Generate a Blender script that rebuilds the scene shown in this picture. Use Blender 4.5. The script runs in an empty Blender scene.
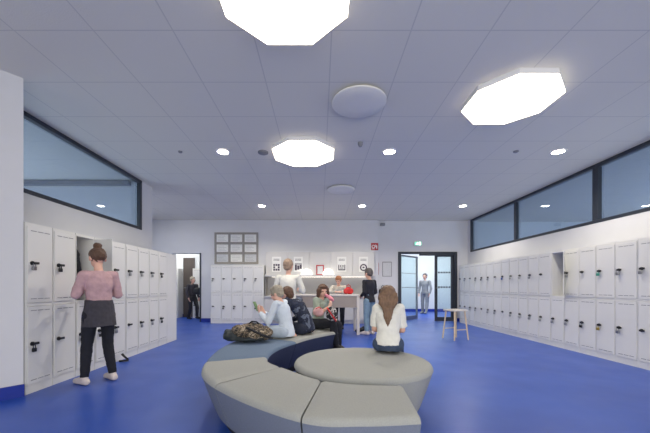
import bpy, bmesh, math, random
from mathutils import Vector, Matrix, Euler, noise
PI = math.pi
V = Vector
rng = random.Random(11)
scene = bpy.context.scene
COL = scene.collection
WORK = bpy.data.scenes.new('workbench')          # scratch scene for fusing shapes, removed at the end
F, EYE, VX, VY = 314.0, 1.03, 320.0, 287.0      # focal length and vanishing point in photo pixels

def at(px, py, d):
    """photo pixel at depth d -> world point"""
    return V(((px - VX) * d / F, d, EYE - (py - VY) * d / F))

# ------------------------------------------------------------------ materials
def srgb(r, g, b):
    def c(v):
        v /= 255.0
        return v / 12.92 if v <= 0.04045 else ((v + 0.055) / 1.055) ** 2.4
    return (c(r), c(g), c(b), 1.0)

def nmat(name):
    m = bpy.data.materials.new(name)
    m.use_nodes = True
    nt = m.node_tree
    return m, nt, nt.nodes, nt.links, nt.nodes['Principled BSDF']

def mat(name, rgb, rough=0.5, var=0.05, scale=8.0, bump=0.0, bscale=60.0, metal=0.0, spec=0.5, stretch=None):
    m, nt, N, L, p = nmat(name)
    c = srgb(*rgb)
    tc = N.new('ShaderNodeTexCoord')
    src = tc.outputs['Object']
    if stretch:
        mp = N.new('ShaderNodeMapping'); mp.inputs['Scale'].default_value = stretch
        L.new(src, mp.inputs['Vector']); src = mp.outputs['Vector']
    nz = N.new('ShaderNodeTexNoise'); nz.inputs['Scale'].default_value = scale; nz.inputs['Detail'].default_value = 4
    L.new(src, nz.inputs['Vector'])
    rp = N.new('ShaderNodeValToRGB')
    rp.color_ramp.elements[0].position = 0.3; rp.color_ramp.elements[1].position = 0.7
    rp.color_ramp.elements[0].color = tuple(max(0, x * (1 - var)) for x in c[:3]) + (1,)
    rp.color_ramp.elements[1].color = tuple(min(1, x * (1 + var)) for x in c[:3]) + (1,)
    L.new(nz.outputs['Fac'], rp.inputs['Fac']); L.new(rp.outputs['Color'], p.inputs['Base Color'])
    p.inputs['Roughness'].default_value = rough
    p.inputs['Metallic'].default_value = metal
    p.inputs['Specular IOR Level'].default_value = spec
    if bump > 0:
        n2 = N.new('ShaderNodeTexNoise'); n2.inputs['Scale'].default_value = bscale; n2.inputs['Detail'].default_value = 3
        L.new(src, n2.inputs['Vector'])
        b = N.new('ShaderNodeBump'); b.inputs['Strength'].default_value = bump; b.inputs['Distance'].default_value = 0.01
        L.new(n2.outputs['Fac'], b.inputs['Height']); L.new(b.outputs['Normal'], p.inputs['Normal'])
    return m

def emit(name, rgb, strength):
    m, nt, N, L, p = nmat(name)
    p.inputs['Base Color'].default_value = srgb(*rgb)
    p.inputs['Emission Color'].default_value = srgb(*rgb)
    p.inputs['Emission Strength'].default_value = strength
    return m

def glass(name, tint, refl=0.12):
    m, nt, N, L, p = nmat(name)
    N.remove(p)
    out = N['Material Output']
    tr = N.new('ShaderNodeBsdfTransparent'); tr.inputs['Color'].default_value = srgb(*tint)
    gl = N.new('ShaderNodeBsdfGlossy'); gl.inputs['Roughness'].default_value = 0.01
    gl.inputs['Color'].default_value = (0.9, 0.95, 1, 1)
    fr = N.new('ShaderNodeFresnel'); fr.inputs['IOR'].default_value = 1.5
    ad = N.new('ShaderNodeMath'); ad.operation = 'ADD'; ad.use_clamp = True; ad.inputs[1].default_value = refl
    L.new(fr.outputs['Fac'], ad.inputs[0])
    ge = N.new('ShaderNodeNewGeometry')
    ff = N.new('ShaderNodeMath'); ff.operation = 'SUBTRACT'; ff.inputs[0].default_value = 1.0
    L.new(ge.outputs['Backfacing'], ff.inputs[1])
    mu = N.new('ShaderNodeMath'); mu.operation = 'MULTIPLY'
    L.new(ad.outputs[0], mu.inputs[0]); L.new(ff.outputs[0], mu.inputs[1])
    mx = N.new('ShaderNodeMixShader')
    L.new(mu.outputs[0], mx.inputs[0]); L.new(tr.outputs[0], mx.inputs[1]); L.new(gl.outputs[0], mx.inputs[2])
    L.new(mx.outputs[0], out.inputs['Surface'])
    return m

def patches(name, cols, scale=9.0, rough=0.85, dist=1.5):
    """blotchy cloth in several colours"""
    m, nt, N, L, p = nmat(name)
    tc = N.new('ShaderNodeTexCoord')
    nz = N.new('ShaderNodeTexNoise'); nz.inputs['Scale'].default_value = scale
    nz.inputs['Detail'].default_value = 2.5; nz.inputs['Distortion'].default_value = dist
    L.new(tc.outputs['Object'], nz.inputs['Vector'])
    rp = N.new('ShaderNodeValToRGB'); rp.color_ramp.interpolation = 'CONSTANT'
    el = rp.color_ramp.elements
    n = len(cols)
    el[0].position = 0.0; el[0].color = srgb(*cols[0])
    el[1].position = 0.40; el[1].color = srgb(*cols[1])
    for i in range(2, n):
        e = el.new(0.40 + 0.24 * (i - 1) / (n - 1)); e.color = srgb(*cols[i])
    L.new(nz.outputs['Fac'], rp.inputs['Fac']); L.new(rp.outputs['Color'], p.inputs['Base Color'])
    p.inputs['Roughness'].default_value = rough
    n2 = N.new('ShaderNodeTexNoise'); n2.inputs['Scale'].default_value = 22
    L.new(tc.outputs['Object'], n2.inputs['Vector'])
    b = N.new('ShaderNodeBump'); b.inputs['Strength'].default_value = 0.5; b.inputs['Distance'].default_value = 0.02
    L.new(n2.outputs['Fac'], b.inputs['Height']); L.new(b.outputs['Normal'], p.inputs['Normal'])
    return m

def ceiling_mat():
    m, nt, N, L, p = nmat('ceiling_tiles')
    tc = N.new('ShaderNodeTexCoord')
    sx = N.new('ShaderNodeSeparateXYZ'); L.new(tc.outputs['Object'], sx.inputs[0])
    def line(sock, phase):
        a = N.new('ShaderNodeMath'); a.operation = 'SUBTRACT'; a.inputs[1].default_value = phase
        L.new(sock, a.inputs[0])
        d = N.new('ShaderNodeMath'); d.operation = 'DIVIDE'; d.inputs[1].default_value = 0.61
        L.new(a.outputs[0], d.inputs[0])
        f = N.new('ShaderNodeMath'); f.operation = 'FRACT'; L.new(d.outputs[0], f.inputs[0])
        s = N.new('ShaderNodeMath'); s.operation = 'SUBTRACT'; s.inputs[1].default_value = 0.5; L.new(f.outputs[0], s.inputs[0])
        b = N.new('ShaderNodeMath'); b.operation = 'ABSOLUTE'; L.new(s.outputs[0], b.inputs[0])
        g = N.new('ShaderNodeMath'); g.operation = 'GREATER_THAN'; g.inputs[1].default_value = 0.4915; L.new(b.outputs[0], g.inputs[0])
        return g.outputs[0]
    mx = N.new('ShaderNodeMath'); mx.operation = 'MAXIMUM'
    L.new(line(sx.outputs['X'], -1.13), mx.inputs[0]); L.new(line(sx.outputs['Y'], -0.03), mx.inputs[1])
    nz = N.new('ShaderNodeTexNoise'); nz.inputs['Scale'].default_value = 90; L.new(tc.outputs['Object'], nz.inputs['Vector'])
    mc = N.new('ShaderNodeMixRGB'); mc.inputs[1].default_value = srgb(228, 225, 214); mc.inputs[2].default_value = srgb(208, 206, 198)
    L.new(mx.outputs[0], mc.inputs[0])
    L.new(mc.outputs[0], p.inputs['Base Color'])
    p.inputs['Roughness'].default_value = 0.9
    inv = N.new('ShaderNodeMath'); inv.operation = 'MULTIPLY_ADD'; inv.inputs[1].default_value = -1.0
    L.new(mx.outputs[0], inv.inputs[0]); L.new(nz.outputs['Fac'], inv.inputs[2])
    b = N.new('ShaderNodeBump'); b.inputs['Strength'].default_value = 0.15; b.inputs['Distance'].default_value = 0.01
    L.new(inv.outputs[0], b.inputs['Height']); L.new(b.outputs['Normal'], p.inputs['Normal'])
    return m

def floor_mat():
    m, nt, N, L, p = nmat('blue_linoleum')
    tc = N.new('ShaderNodeTexCoord')
    nz = N.new('ShaderNodeTexNoise'); nz.inputs['Scale'].default_value = 1.6; nz.inputs['Detail'].default_value = 6
    L.new(tc.outputs['Object'], nz.inputs['Vector'])
    rp = N.new('ShaderNodeValToRGB')
    rp.color_ramp.elements[0].position = 0.3; rp.color_ramp.elements[0].color = FLOOR_A
    rp.color_ramp.elements[1].position = 0.75; rp.color_ramp.elements[1].color = FLOOR_B
    L.new(nz.outputs['Fac'], rp.inputs['Fac']); L.new(rp.outputs['Color'], p.inputs['Base Color'])
    n2 = N.new('ShaderNodeTexNoise'); n2.inputs['Scale'].default_value = 3; n2.inputs['Detail'].default_value = 5
    L.new(tc.outputs['Object'], n2.inputs['Vector'])
    mr = N.new('ShaderNodeMapRange'); mr.inputs['To Min'].default_value = 0.30; mr.inputs['To Max'].default_value = 0.44; p.inputs['Specular IOR Level'].default_value = 0.9
    L.new(n2.outputs['Fac'], mr.inputs['Value']); L.new(mr.outputs[0], p.inputs['Roughness'])
    b = N.new('ShaderNodeBump'); b.inputs['Strength'].default_value = 0.04; b.inputs['Distance'].default_value = 0.01
    L.new(n2.outputs['Fac'], b.inputs['Height']); L.new(b.outputs['Normal'], p.inputs['Normal'])
    return m

FLOOR_A = srgb(16, 66, 162)
FLOOR_B = srgb(30, 80, 178)
M = {}
M['floor'] = floor_mat()
M['ceiling'] = ceiling_mat()
M['wall'] = mat('white_plaster', (214, 215, 218), 0.85, 0.015, 3, 0.05, 120)
M['nook_wall'] = mat('corridor_plaster', (222, 226, 228), 0.8, 0.015, 3)
M['base'] = mat('blue_baseboard', (26, 50, 150), 0.45, 0.04)
M['locker'] = mat('white_powder_coat', (224, 224, 221), 0.38, 0.012, 3)
M['slot'] = mat('vent_slot_grey', (136, 138, 142), 0.6)
M['black'] = mat('black_plastic', (26, 27, 31), 0.4, 0.1)
M['steel'] = mat('brushed_steel', (150, 152, 155), 0.3, 0.1, 30, metal=0.9)
M['brass'] = mat('padlock_brass', (170, 150, 80), 0.35, 0.1, 30, metal=0.6)
M['greenlock'] = mat('padlock_green', (60, 150, 130), 0.4, 0.1)
M['bluelock'] = mat('padlock_blue', (50, 80, 160), 0.4, 0.1)
M['frame'] = mat('anthracite_aluminium', (44, 50, 60), 0.4, 0.05)
M['glass'] = glass('window_glass', (210, 222, 230), 0.10)
M['door_glass'] = glass('door_glass', (238, 246, 246), 0.03)
M['clear_glass'] = glass('clear_glass', (250, 250, 250), 0.03)
M['top_fabric'] = mat('grey_wool', (160, 162, 158), 0.9, 0.07, 160, 0.25, 400)
M['side_fabric'] = mat('slate_blue_wool', (122, 130, 144), 0.9, 0.07, 160, 0.25, 400)
M['blue_fabric'] = mat('light_blue_wool', (100, 119, 143), 0.9, 0.07, 160, 0.25, 400)
M['navy_fabric'] = mat('navy_wool', (54, 62, 88), 0.9, 0.07, 160, 0.25, 400)
M['plinth'] = mat('dark_plinth', (30, 32, 40), 0.6)
M['lamp'] = emit('opal_acrylic_lit', (255, 241, 216), 4.0)
M['down'] = emit('downlight_lens_lit', (255, 250, 244), 26.0)
M['trim'] = mat('white_trim', (225, 225, 225), 0.4, 0.01)
M['vent'] = mat('vent_white', (232, 230, 222), 0.5, 0.01)
M['grey'] = mat('grey_plastic', (128, 129, 133), 0.5)
M['board'] = mat('taupe_board_frame', (152, 148, 142), 0.6, 0.04)
M['paper'] = mat('white_paper', (236, 236, 232), 0.8, 0.02, 20)
M['paper2'] = mat('printed_paper', (205, 207, 209), 0.8, 0.08, 40)
M['ink'] = mat('grey_ink', (110, 108, 116), 0.8)
M['inkd'] = mat('dark_ink', (80, 72, 86), 0.8)
M['red'] = mat('sign_red', (178, 34, 44), 0.5, 0.03)
M['cab'] = mat('kitchen_white', (206, 205, 203), 0.35, 0.012, 3)
M['splash'] = mat('grey_backsplash', (190, 188, 184), 0.5, 0.02)
M['tabletop'] = mat('pale_table_laminate', (206, 200, 194), 0.4, 0.02)
M['apron'] = mat('table_grey_panel', (150, 140, 134), 0.5, 0.03)
M['wood'] = mat('pale_birch', (214, 192, 160), 0.5, 0.08, 4, stretch=(20, 20, 2))
M['green_sign'] = emit('exit_green_lit', (110, 200, 165), 0.8)
M['sign_white'] = emit('exit_white_lit', (240, 255, 248), 1.6)
M['skin'] = mat('skin_fair', (222, 176, 156), 0.55, 0.05, 12)
M['lip'] = mat('lip', (186, 110, 104), 0.5)
M['eye'] = mat('eye_dark', (38, 30, 28), 0.2)
M['strip'] = emit('led_strip_lit', (255, 246, 232), 2.0)
M['dome'] = emit('opal_dome_lit', (255, 252, 246), 1.6)
M['doorleaf'] = mat('dark_brown_door', (84, 76, 72), 0.5, 0.06)

# ------------------------------------------------------------------ mesh helpers
def box(bm, lo, hi, bev=0.0, seg=2):
    b2 = bmesh.new()
    bmesh.ops.create_cube(b2, size=1.0)
    lo, hi = V(lo), V(hi)
    for v in b2.verts:
        v.co = V((lo[i] + (v.co[i] + 0.5) * (hi[i] - lo[i]) for i in range(3)))
    if bev > 0:
        bmesh.ops.bevel(b2, geom=list(b2.edges), offset=bev, segments=seg, affect='EDGES', profile=0.5)
    merge(bm, b2)
    return bm

def merge(bm, b2, mtx=None):
    if mtx is not None:
        bmesh.ops.transform(b2, matrix=mtx, verts=b2.verts)
    tmp = bpy.data.meshes.new('tmp')
    b2.to_mesh(tmp); b2.free()
    bm.from_mesh(tmp)
    bpy.data.meshes.remove(tmp)

def rings(bm, rr, closed_ends=True):
    vs = [[bm.verts.new(p) for p in r] for r in rr]
    n = len(vs[0])
    for i in range(len(vs) - 1):
        for j in range(n):
            k = (j + 1) % n
            bm.faces.new((vs[i][j], vs[i][k], vs[i + 1][k], vs[i + 1][j]))
    if closed_ends:
        bm.faces.new(list(reversed(vs[0])))
        bm.faces.new(vs[-1])
    return vs

def frame_of(axis):
    a = axis.normalized()
    u = a.cross(V((0, 0, 1)))
    if u.length < 1e-3:
        u = V((1, 0, 0))
    u.normalize()
    return u, a.cross(u).normalized()

def circ(c, u, w, ru, rw, n=16):
    return [c + u * (ru * math.cos(2 * PI * i / n)) + w * (rw * math.sin(2 * PI * i / n)) for i in range(n)]

def cap(bm, a, b, ra, rb, n=14, flat_a=False, flat_b=False):
    """tapered capsule"""
    a, b = V(a), V(b)
    ax = b - a
    if ax.length < 1e-5:
        ax = V((0, 0, 1e-4))
    d = ax.normalized()
    u, w = frame_of(ax)
    rr = []
    if not flat_a:
        for t in (-80, -50, -25):
            t = math.radians(t); rr.append(circ(a + d * (ra * math.sin(t)), u, w, ra * math.cos(t), ra * math.cos(t), n))
    rr.append(circ(a, u, w, ra, ra, n))
    rr.append(circ(b, u, w, rb, rb, n))
    if not flat_b:
        for t in (25, 50, 80):
            t = math.radians(t); rr.append(circ(b + d * (rb * math.sin(t)), u, w, rb * math.cos(t), rb * math.cos(t), n))
    rings(bm, rr)

def tube(bm, pts, rad, n=8):
    pts = [V(p) for p in pts]
    rr = []
    u = None
    for i, p in enumerate(pts):
        d = (pts[min(i + 1, len(pts) - 1)] - pts[max(i - 1, 0)])
        if u is None:
            u, w = frame_of(d)
        else:
            dn = d.normalized(); u = (u - dn * u.dot(dn)).normalized(); w = dn.cross(u)
        r = rad[i] if isinstance(rad, (list, tuple)) else rad
        rr.append(circ(p, u, w, r, r, n))
    rings(bm, rr)

def ell(bm, c, r, R=None, seg=16):
    b2 = bmesh.new()
    bmesh.ops.create_uvsphere(b2, u_segments=seg, v_segments=max(8, seg * 3 // 4), radius=1.0)
    S = Matrix.Diagonal(V((r[0], r[1], r[2], 1)))
    mtx = Matrix.Translation(V(c)) @ (R.to_4x4() if R is not None else Matrix.Identity(4)) @ S
    merge(bm, b2, mtx)

def cyl(bm, c, r, h, n=32, r2=None):
    c = V(c)
    rings(bm, [circ(c, V((1, 0, 0)), V((0, 1, 0)), r, r, n), circ(c + V((0, 0, h)), V((1, 0, 0)), V((0, 1, 0)), r if r2 is None else r2, r if r2 is None else r2, n)])

def lathe(bm, c, prof, n=48):
    c = V(c)
    rings(bm, [circ(c + V((0, 0, z)), V((1, 0, 0)), V((0, 1, 0)), r, r, n) for r, z in prof])

def link(name, bm, m, parent=None, smooth=False, angle=None, loc=None, rot=None):
    me = bpy.data.meshes.new(name)
    bmesh.ops.recalc_face_normals(bm, faces=bm.faces)
    bm.to_mesh(me); bm.free()
    o = bpy.data.objects.new(name, me)
    COL.objects.link(o)
    if m is not None:
        me.materials.append(m)
    if smooth:
        for p in me.polygons:
            p.use_smooth = True
        if angle:
            try:
                me.set_sharp_from_angle(angle=math.radians(angle))
            except Exception:
                pass
    if loc is not None:
        o.location = loc
    if rot is not None:
        o.rotation_euler = rot
    if parent is not None:
        o.parent = parent
    return o

def voxel(name, bm, m, size, parent=None, smooth=6, disp=0.0, dscale=8.0):
    """fuse overlapping closed shapes into one continuous skin"""
    bmesh.ops.recalc_face_normals(bm, faces=bm.faces)
    me = bpy.data.meshes.new('tmp'); bm.to_mesh(me); bm.free()
    o = bpy.data.objects.new('tmp', me); WORK.collection.objects.link(o)
    r = o.modifiers.new('r', 'REMESH'); r.mode = 'VOXEL'; r.voxel_size = size; r.adaptivity = 0
    if smooth:
        s = o.modifiers.new('s', 'SMOOTH'); s.factor = 0.5; s.iterations = smooth
    WORK.view_layers[0].update(); dg = WORK.view_layers[0].depsgraph
    res = bpy.data.meshes.new_from_object(o.evaluated_get(dg))
    bpy.data.objects.remove(o); bpy.data.meshes.remove(me)
    res.name = name
    if disp:
        nrm = [v.normal.copy() for v in res.vertices]      # read before moving anything
        for v, vn in zip(res.vertices, nrm):
            k = noise.noise(v.co * dscale) + 0.5 * noise.noise(v.co * dscale * 2.3)
            v.co += vn * (disp * k)
    for p in res.polygons:
        p.use_smooth = True
    res.materials.clear(); res.materials.append(m)
    ob = bpy.data.objects.new(name, res); COL.objects.link(ob)
    if parent is not None:
        ob.parent = parent
    return ob

def tag(o, label, cat, group=None):
    o['label'] = label; o['category'] = cat
    if group:
        o['group'] = group
    return o

def thing(name, label, cat, loc=(0, 0, 0), rz=0.0, group=None):
    o = bpy.data.objects.new(name, None); COL.objects.link(o)
    o.empty_display_size = 0.1
    o.location = loc; o.rotation_euler = (0, 0, rz)
    return tag(o, label, cat, group)

def struct(name, bm, m, parent=None, **k):
    o = link(name, bm, m, parent, **k)
    if parent is None:
        o['kind'] = 'structure'
    return o

def copy_tree(o, parent=None):
    kids = [c for c in COL.objects if c.parent == o]
    c = o.copy(); COL.objects.link(c)
    if parent is not None:
        c.parent = parent
    for k in kids:
        copy_tree(k, c)
    return c

def kids(o, name=None):
    return [c for c in COL.objects if c.parent == o and (name is None or c.name.split('.')[0] == name)]

B = bmesh.new

# ------------------------------------------------------------------ the room
CEIL = 3.0
XL, XR = -3.31, 4.41          # planes of the two window walls
LF, RF = -2.80, 4.07          # locker fronts
YB, YB2 = 9.25, 9.38          # back wall left part / right part

struct('floor', box(B(), (-9.5, -3.2, -0.1), (10.5, 14.0, 0.0)), M['floor'])
struct('ceiling', box(B(), (-9.5, -3.2, CEIL), (10.5, 14.0, CEIL + 0.1)), M['ceiling'])

# left wall: below and beyond the strip window, opening for the window
WLZ0 = 2.085
bm = B()
box(bm, (XL - 0.2, 2.6, 0), (XL, 6.2, WLZ0)); box(bm, (XL - 0.2, 5.83, WLZ0), (XL, 6.2, CEIL))
struct('wall_left', bm, M['wall'])
# projecting pier at the near left, its room face slightly oblique
bm = B()
pts = [(-2.80, 2.965), (-2.915, 2.82), (-3.75, 1.75), (-3.75, -3.1), (-4.0, -3.1), (-4.0, 2.965)]
rings(bm, [[V((x, y, 0)) for x, y in pts], [V((x, y, CEIL)) for x, y in pts]])
struct('wall_left_pier', bm, M['wall'])
bm = B()
pts = [(-2.80, 2.96), (-2.915, 2.82), (-3.75, 1.75), (-3.735, 1.742), (-2.903, 2.81), (-2.783, 2.957)]
rings(bm, [[V((x, y, 0)) for x, y in pts], [V((x, y, 0.115)) for x, y in pts]])
struct('baseboard_left', bm, M['base'])
# right wall
WRZ0 = 2.05
bm = B()
box(bm, (XR, -3.1, 0), (XR + 0.2, 9.6, WRZ0)); box(bm, (XR, 9.2, WRZ0), (XR + 0.2, 9.6, CEIL)); box(bm, (XR, -3.1, WRZ0), (XR + 0.2, 2.9, CEIL))
struct('wall_right', bm, M['wall'])
# wall behind the camera
bm = B()
box(bm, (-4.0, -3.2, 0), (-3.0, -3.1, CEIL)); box(bm, (3.6, -3.2, 0), (XR + 0.2, -3.1, CEIL)); box(bm, (-3.0, -3.2, 0), (3.6, -3.1, 0.3)); box(bm, (-3.0, -3.2, 2.8), (3.6, -3.1, CEIL))
struct('wall_near', bm, M['wall'])
t = bpy.data.objects.new('window_added', None); COL.objects.link(t); t.location = (-3.0, -3.15, 0.3); t['kind'] = 'structure'  # unseen window, added to let soft frontal light into the room
bm = B()
for x in (0, 1.635, 3.27, 4.905, 6.54): box(bm, (x, -0.04, 0), (x + 0.06, 0.04, 2.5))
for z in (0, 2.44): box(bm, (0, -0.04, z), (6.6, 0.04, z + 0.06))
link('window_frame', bm, M['frame'], t)
link('pane', box(B(), (0.02, -0.004, 0.02), (6.58, 0.004, 2.48)), M['clear_glass'], t)
# back wall, left part with the passage opening, and right part with the glass door
NX0, NX1, NZ = -4.36, -3.50, 2.03
bm = B()
box(bm, (-7.5, YB, 0), (NX0, 9.5, CEIL)); box(bm, (NX0, YB, NZ), (NX1, 9.5, CEIL)); box(bm, (NX1, YB, 0), (1.72, 9.5, CEIL))
struct('wall_back', bm, M['wall'])
DX0, DX1, DZ = 2.33, 4.09, 2.08
bm = B()
box(bm, (1.72, YB2, 0), (DX0, 9.5, CEIL)); box(bm, (DX1, YB2, 0), (XR, 9.5, CEIL)); box(bm, (DX0, YB2, DZ), (DX1, 9.5, CEIL))
struct('wall_back_entrance', bm, M['wall'])
bm = B()
box(bm, (NX1, YB - 0.015, 0), (-3.11, YB, 0.11)); box(bm, (1.6, YB - 0.012, 0), (1.72, YB, 0.1)); box(bm, (1.72, YB2 - 0.012, 0), (DX0, YB2, 0.1)); box(bm, (DX1, YB2 - 0.012, 0), (XR, YB2, 0.1))
struct('baseboard_back', bm, M['base'])
# nook beyond the left lockers and the passage behind
bm = B()
box(bm, (-5.2, 6.38, 0), (-5.0, YB, CEIL)); box(bm, (-7.0, 6.2, 0), (XL - 0.2, 6.4, CEIL))
struct('wall_nook', bm, M['wall'])
bm = B()
box(bm, (-7.2, 10.8, 0), (-3.0, 11.0, CEIL)); box(bm, (-3.2, 9.5, 0), (-3.0, 10.8, CEIL)); box(bm, (-7.2, 9.5, 0), (-7.0, 10.8, CEIL))
struct('wall_passage', bm, M['nook_wall'])
struct('baseboard_passage', box(B(), (-7.0, 10.788, 0), (-3.2, 10.8, 0.1)), M['base'])
# corridor behind the glass door
bm = B()
box(bm, (1.6, 13.2, 0), (9.0, 13.4, CEIL)); box(bm, (1.4, 9.5, 0), (1.6, 13.4, CEIL)); box(bm, (9.0, 9.5, 0), (9.2, 13.4, CEIL))
box(bm, (XR + 0.2, 9.5, 0), (9.0, 9.6, CEIL))
struct('wall_corridor', bm, M['nook_wall'])
struct('baseboard_corridor', box(B(), (1.6, 13.185, 0), (9.0, 13.2, 0.11)), M['base'])
# rooms seen through the strip windows
bm = B()
box(bm, (-7.0, 2.2, 0), (-6.8, 6.2, CEIL)); box(bm, (-7.0, 2.0, 0), (-4.0, 2.2, CEIL))
struct('wall_left_room', bm, M['nook_wall'])
struct('trim_1', box(B(), (-6.8, 5.75, 2.91), (XL - 0.2, 5.85, 2.985)), M['grey'])
bm = B()
box(bm, (9.8, -3.1, 0), (10.0, 9.5, CEIL)); box(bm, (XR + 0.2, -3.2, 0), (9.8, -3.1, CEIL))
struct('wall_right_room', bm, M['nook_wall'])

def strip_window(name, x, y0, y1, z0, z1, sgn, mulls, fw=0.05):
    """frame in the plane x = const with panes between mullions; sgn = side the wall thickness lies"""
    t = bpy.data.objects.new(name, None); COL.objects.link(t); t.location = (x, y0, z0); t['kind'] = 'structure'
    xa, xb = sorted((-0.008 * sgn, 0.062 * sgn))
    W, H = y1 - y0, z1 - z0
    bm = B()
    box(bm, (xa, 0, 0), (xb, W, fw), 0.004); box(bm, (xa, 0, H - fw), (xb, W, H), 0.004)
    box(bm, (xa, 0, fw), (xb, fw, H - fw), 0.004); box(bm, (xa, W - fw, fw), (xb, W, H - fw), 0.004)
    for y, w in mulls:
        box(bm, (xa, y - y0 - w / 2, fw), (xb, y - y0 + w / 2, H - fw), 0.004)
    link('window_frame', bm, M['frame'], t)
    ys = [0] + [v for y, w in mulls for v in (y - y0,)] + [W]
    for a, b in zip(ys[:-1], ys[1:]):
        xg = 0.046 * sgn
        link('pane', box(B(), (min(xg, xg + 0.008 * sgn), a + 0.02, fw * 0.6), (max(xg, xg + 0.008 * sgn), b - 0.02, H - fw * 0.6)), M['glass'], t)
    return t
strip_window('window_1', XL, 2.62, 5.83, WLZ0, CEIL, -1, [])
strip_window('window_2', XR, 5.03, 9.2, WRZ0, CEIL - 0.005, 1, [(7.1, 0.07)])
strip_window('window_3', XR, 2.9, 5.03, WRZ0, CEIL - 0.005, 1, [])

# glazed double door in the back wall
t = bpy.data.objects.new('door_1', None); COL.objects.link(t); t.location = (DX0, YB2, 0); t['kind'] = 'structure'
W = DX1 - DX0
bm = B()
box(bm, (0, -0.03, 0), (0.085, 0.10, DZ), 0.004); box(bm, (W - 0.085, -0.03, 0), (W, 0.10, DZ), 0.004)
box(bm, (0.085, -0.03, DZ - 0.06), (W - 0.085, 0.10, DZ), 0.004)
link('door_frame', bm, M['frame'], t)
link('door_closer', box(B(), (0.62, -0.06, DZ - 0.12), (W - 0.10, -0.031, DZ - 0.03), 0.006), M['frame'], t)
LW = 1.03
def leaf(name, w, h, fr):
    bm = B()
    box(bm, (0, 0, 0.01), (fr, 0.05, h), 0.003); box(bm, (w - fr, 0, 0.01), (w, 0.05, h), 0.003)
    box(bm, (fr, 0, 0.01), (w - fr, 0.05, 0.13), 0.003); box(bm, (fr, 0, h - fr), (w - fr, 0.05, h), 0.003)
    return bm
lf = link('door_leaf', leaf('l', 0.56, DZ - 0.07, 0.075), M['frame'], t, loc=(W - 0.085 - 0.562, 0.02, 0))
link('glass_pane', box(B(), (0.07, 0.02, 0.12), (0.49, 0.028, DZ - 0.14)), M['door_glass'], lf)
bm = B()
for z in (1.0, 1.44):
    for k in range(5):
        box(bm, (0.10 + k * 0.078, 0.012, z), (0.15 + k * 0.078, 0.019, z + 0.05))
link('glass_marking', bm, M['frame'], lf)
bm = B(); tube(bm, [(0.035, -0.01, 1.0), (0.035, -0.06, 1.0), (0.12, -0.06, 1.0)], 0.011); link('door_handle', bm, M['steel'], lf, smooth=True)
lf = link('door_leaf', leaf('l', LW, DZ - 0.07, 0.05), M['steel'], t, loc=(0.09, 0.05, 0), rot=(0, 0, math.radians(44)))
link('glass_pane', box(B(), (0.045, 0.02, 0.12), (LW - 0.045, 0.028, DZ - 0.11)), M['door_glass'], lf)
bm = B()
for z in (1.0, 1.44):
    for k in range(9):
        box(bm, (0.10 + k * 0.095, 0.012, z), (0.14 + k * 0.095, 0.019, z + 0.03))
link('glass_marking', bm, M['grey'], lf)
bm = B(); tube(bm, [(LW - 0.03, -0.01, 1.0), (LW - 0.03, -0.06, 1.0), (LW - 0.14, -0.06, 1.0)], 0.011); link('door_handle', bm, M['frame'], lf, smooth=True)

# brown door in the passage behind the left lockers
t = struct('door_2', box(B(), (-4.68, 10.74, 0), (-4.30, 10.798, 2.03), 0.004), M['doorleaf'])
bm = B(); tube(bm, [(-4.63, 10.74, 1.0), (-4.63, 10.69, 1.0), (-4.53, 10.69, 1.0)], 0.011); link('door_handle', bm, M['steel'], t, smooth=True)
struct('trim_2', box(B(), (NX1 - 0.04, YB - 0.02, 0), (NX1, YB + 0.1, NZ)), M['frame'])

# ------------------------------------------------------------------ ceiling fittings
def octagon(r_in, z0, z1, rot=PI / 8):
    R = r_in / math.cos(PI / 8)
    bm = B()
    f = lambda z, rr: [V((rr * math.cos(rot + i * PI / 4), rr * math.sin(rot + i * PI / 4), z)) for i in range(8)]
    rings(bm, [f(z0, R - 0.008), f(z0 + 0.008, R), f(z1, R)])
    return bm
OCT = [(-0.235, 2.04, 'large octagonal ceiling light cut off by the top edge of the photo'),
       (1.97, 3.245, 'octagonal ceiling light on the right, in front of the right-hand windows'),
       (-0.235, 4.53, 'octagonal ceiling light farthest back, above the bench')]
proto = None
for x, y, lab in OCT:
    if proto is None:
        proto = thing('ceiling_light', lab, 'ceiling light', (x, y, CEIL), 0, 'octagonal ceiling lights')
        link('diffuser', octagon(0.43, -0.070, -0.056), M['lamp'], proto)
        bm = B(); rr = 0.428 / math.cos(PI / 8)
        f = lambda z: [V((rr * math.cos(PI / 8 + i * PI / 4), rr * math.sin(PI / 8 + i * PI / 4), z)) for i in range(8)]
        rings(bm, [f(-0.056), f(-0.0005)]); link('housing', bm, M['trim'], proto)
    else:
        o = copy_tree(proto); o.location = (x, y, CEIL); o['label'] = lab

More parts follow.
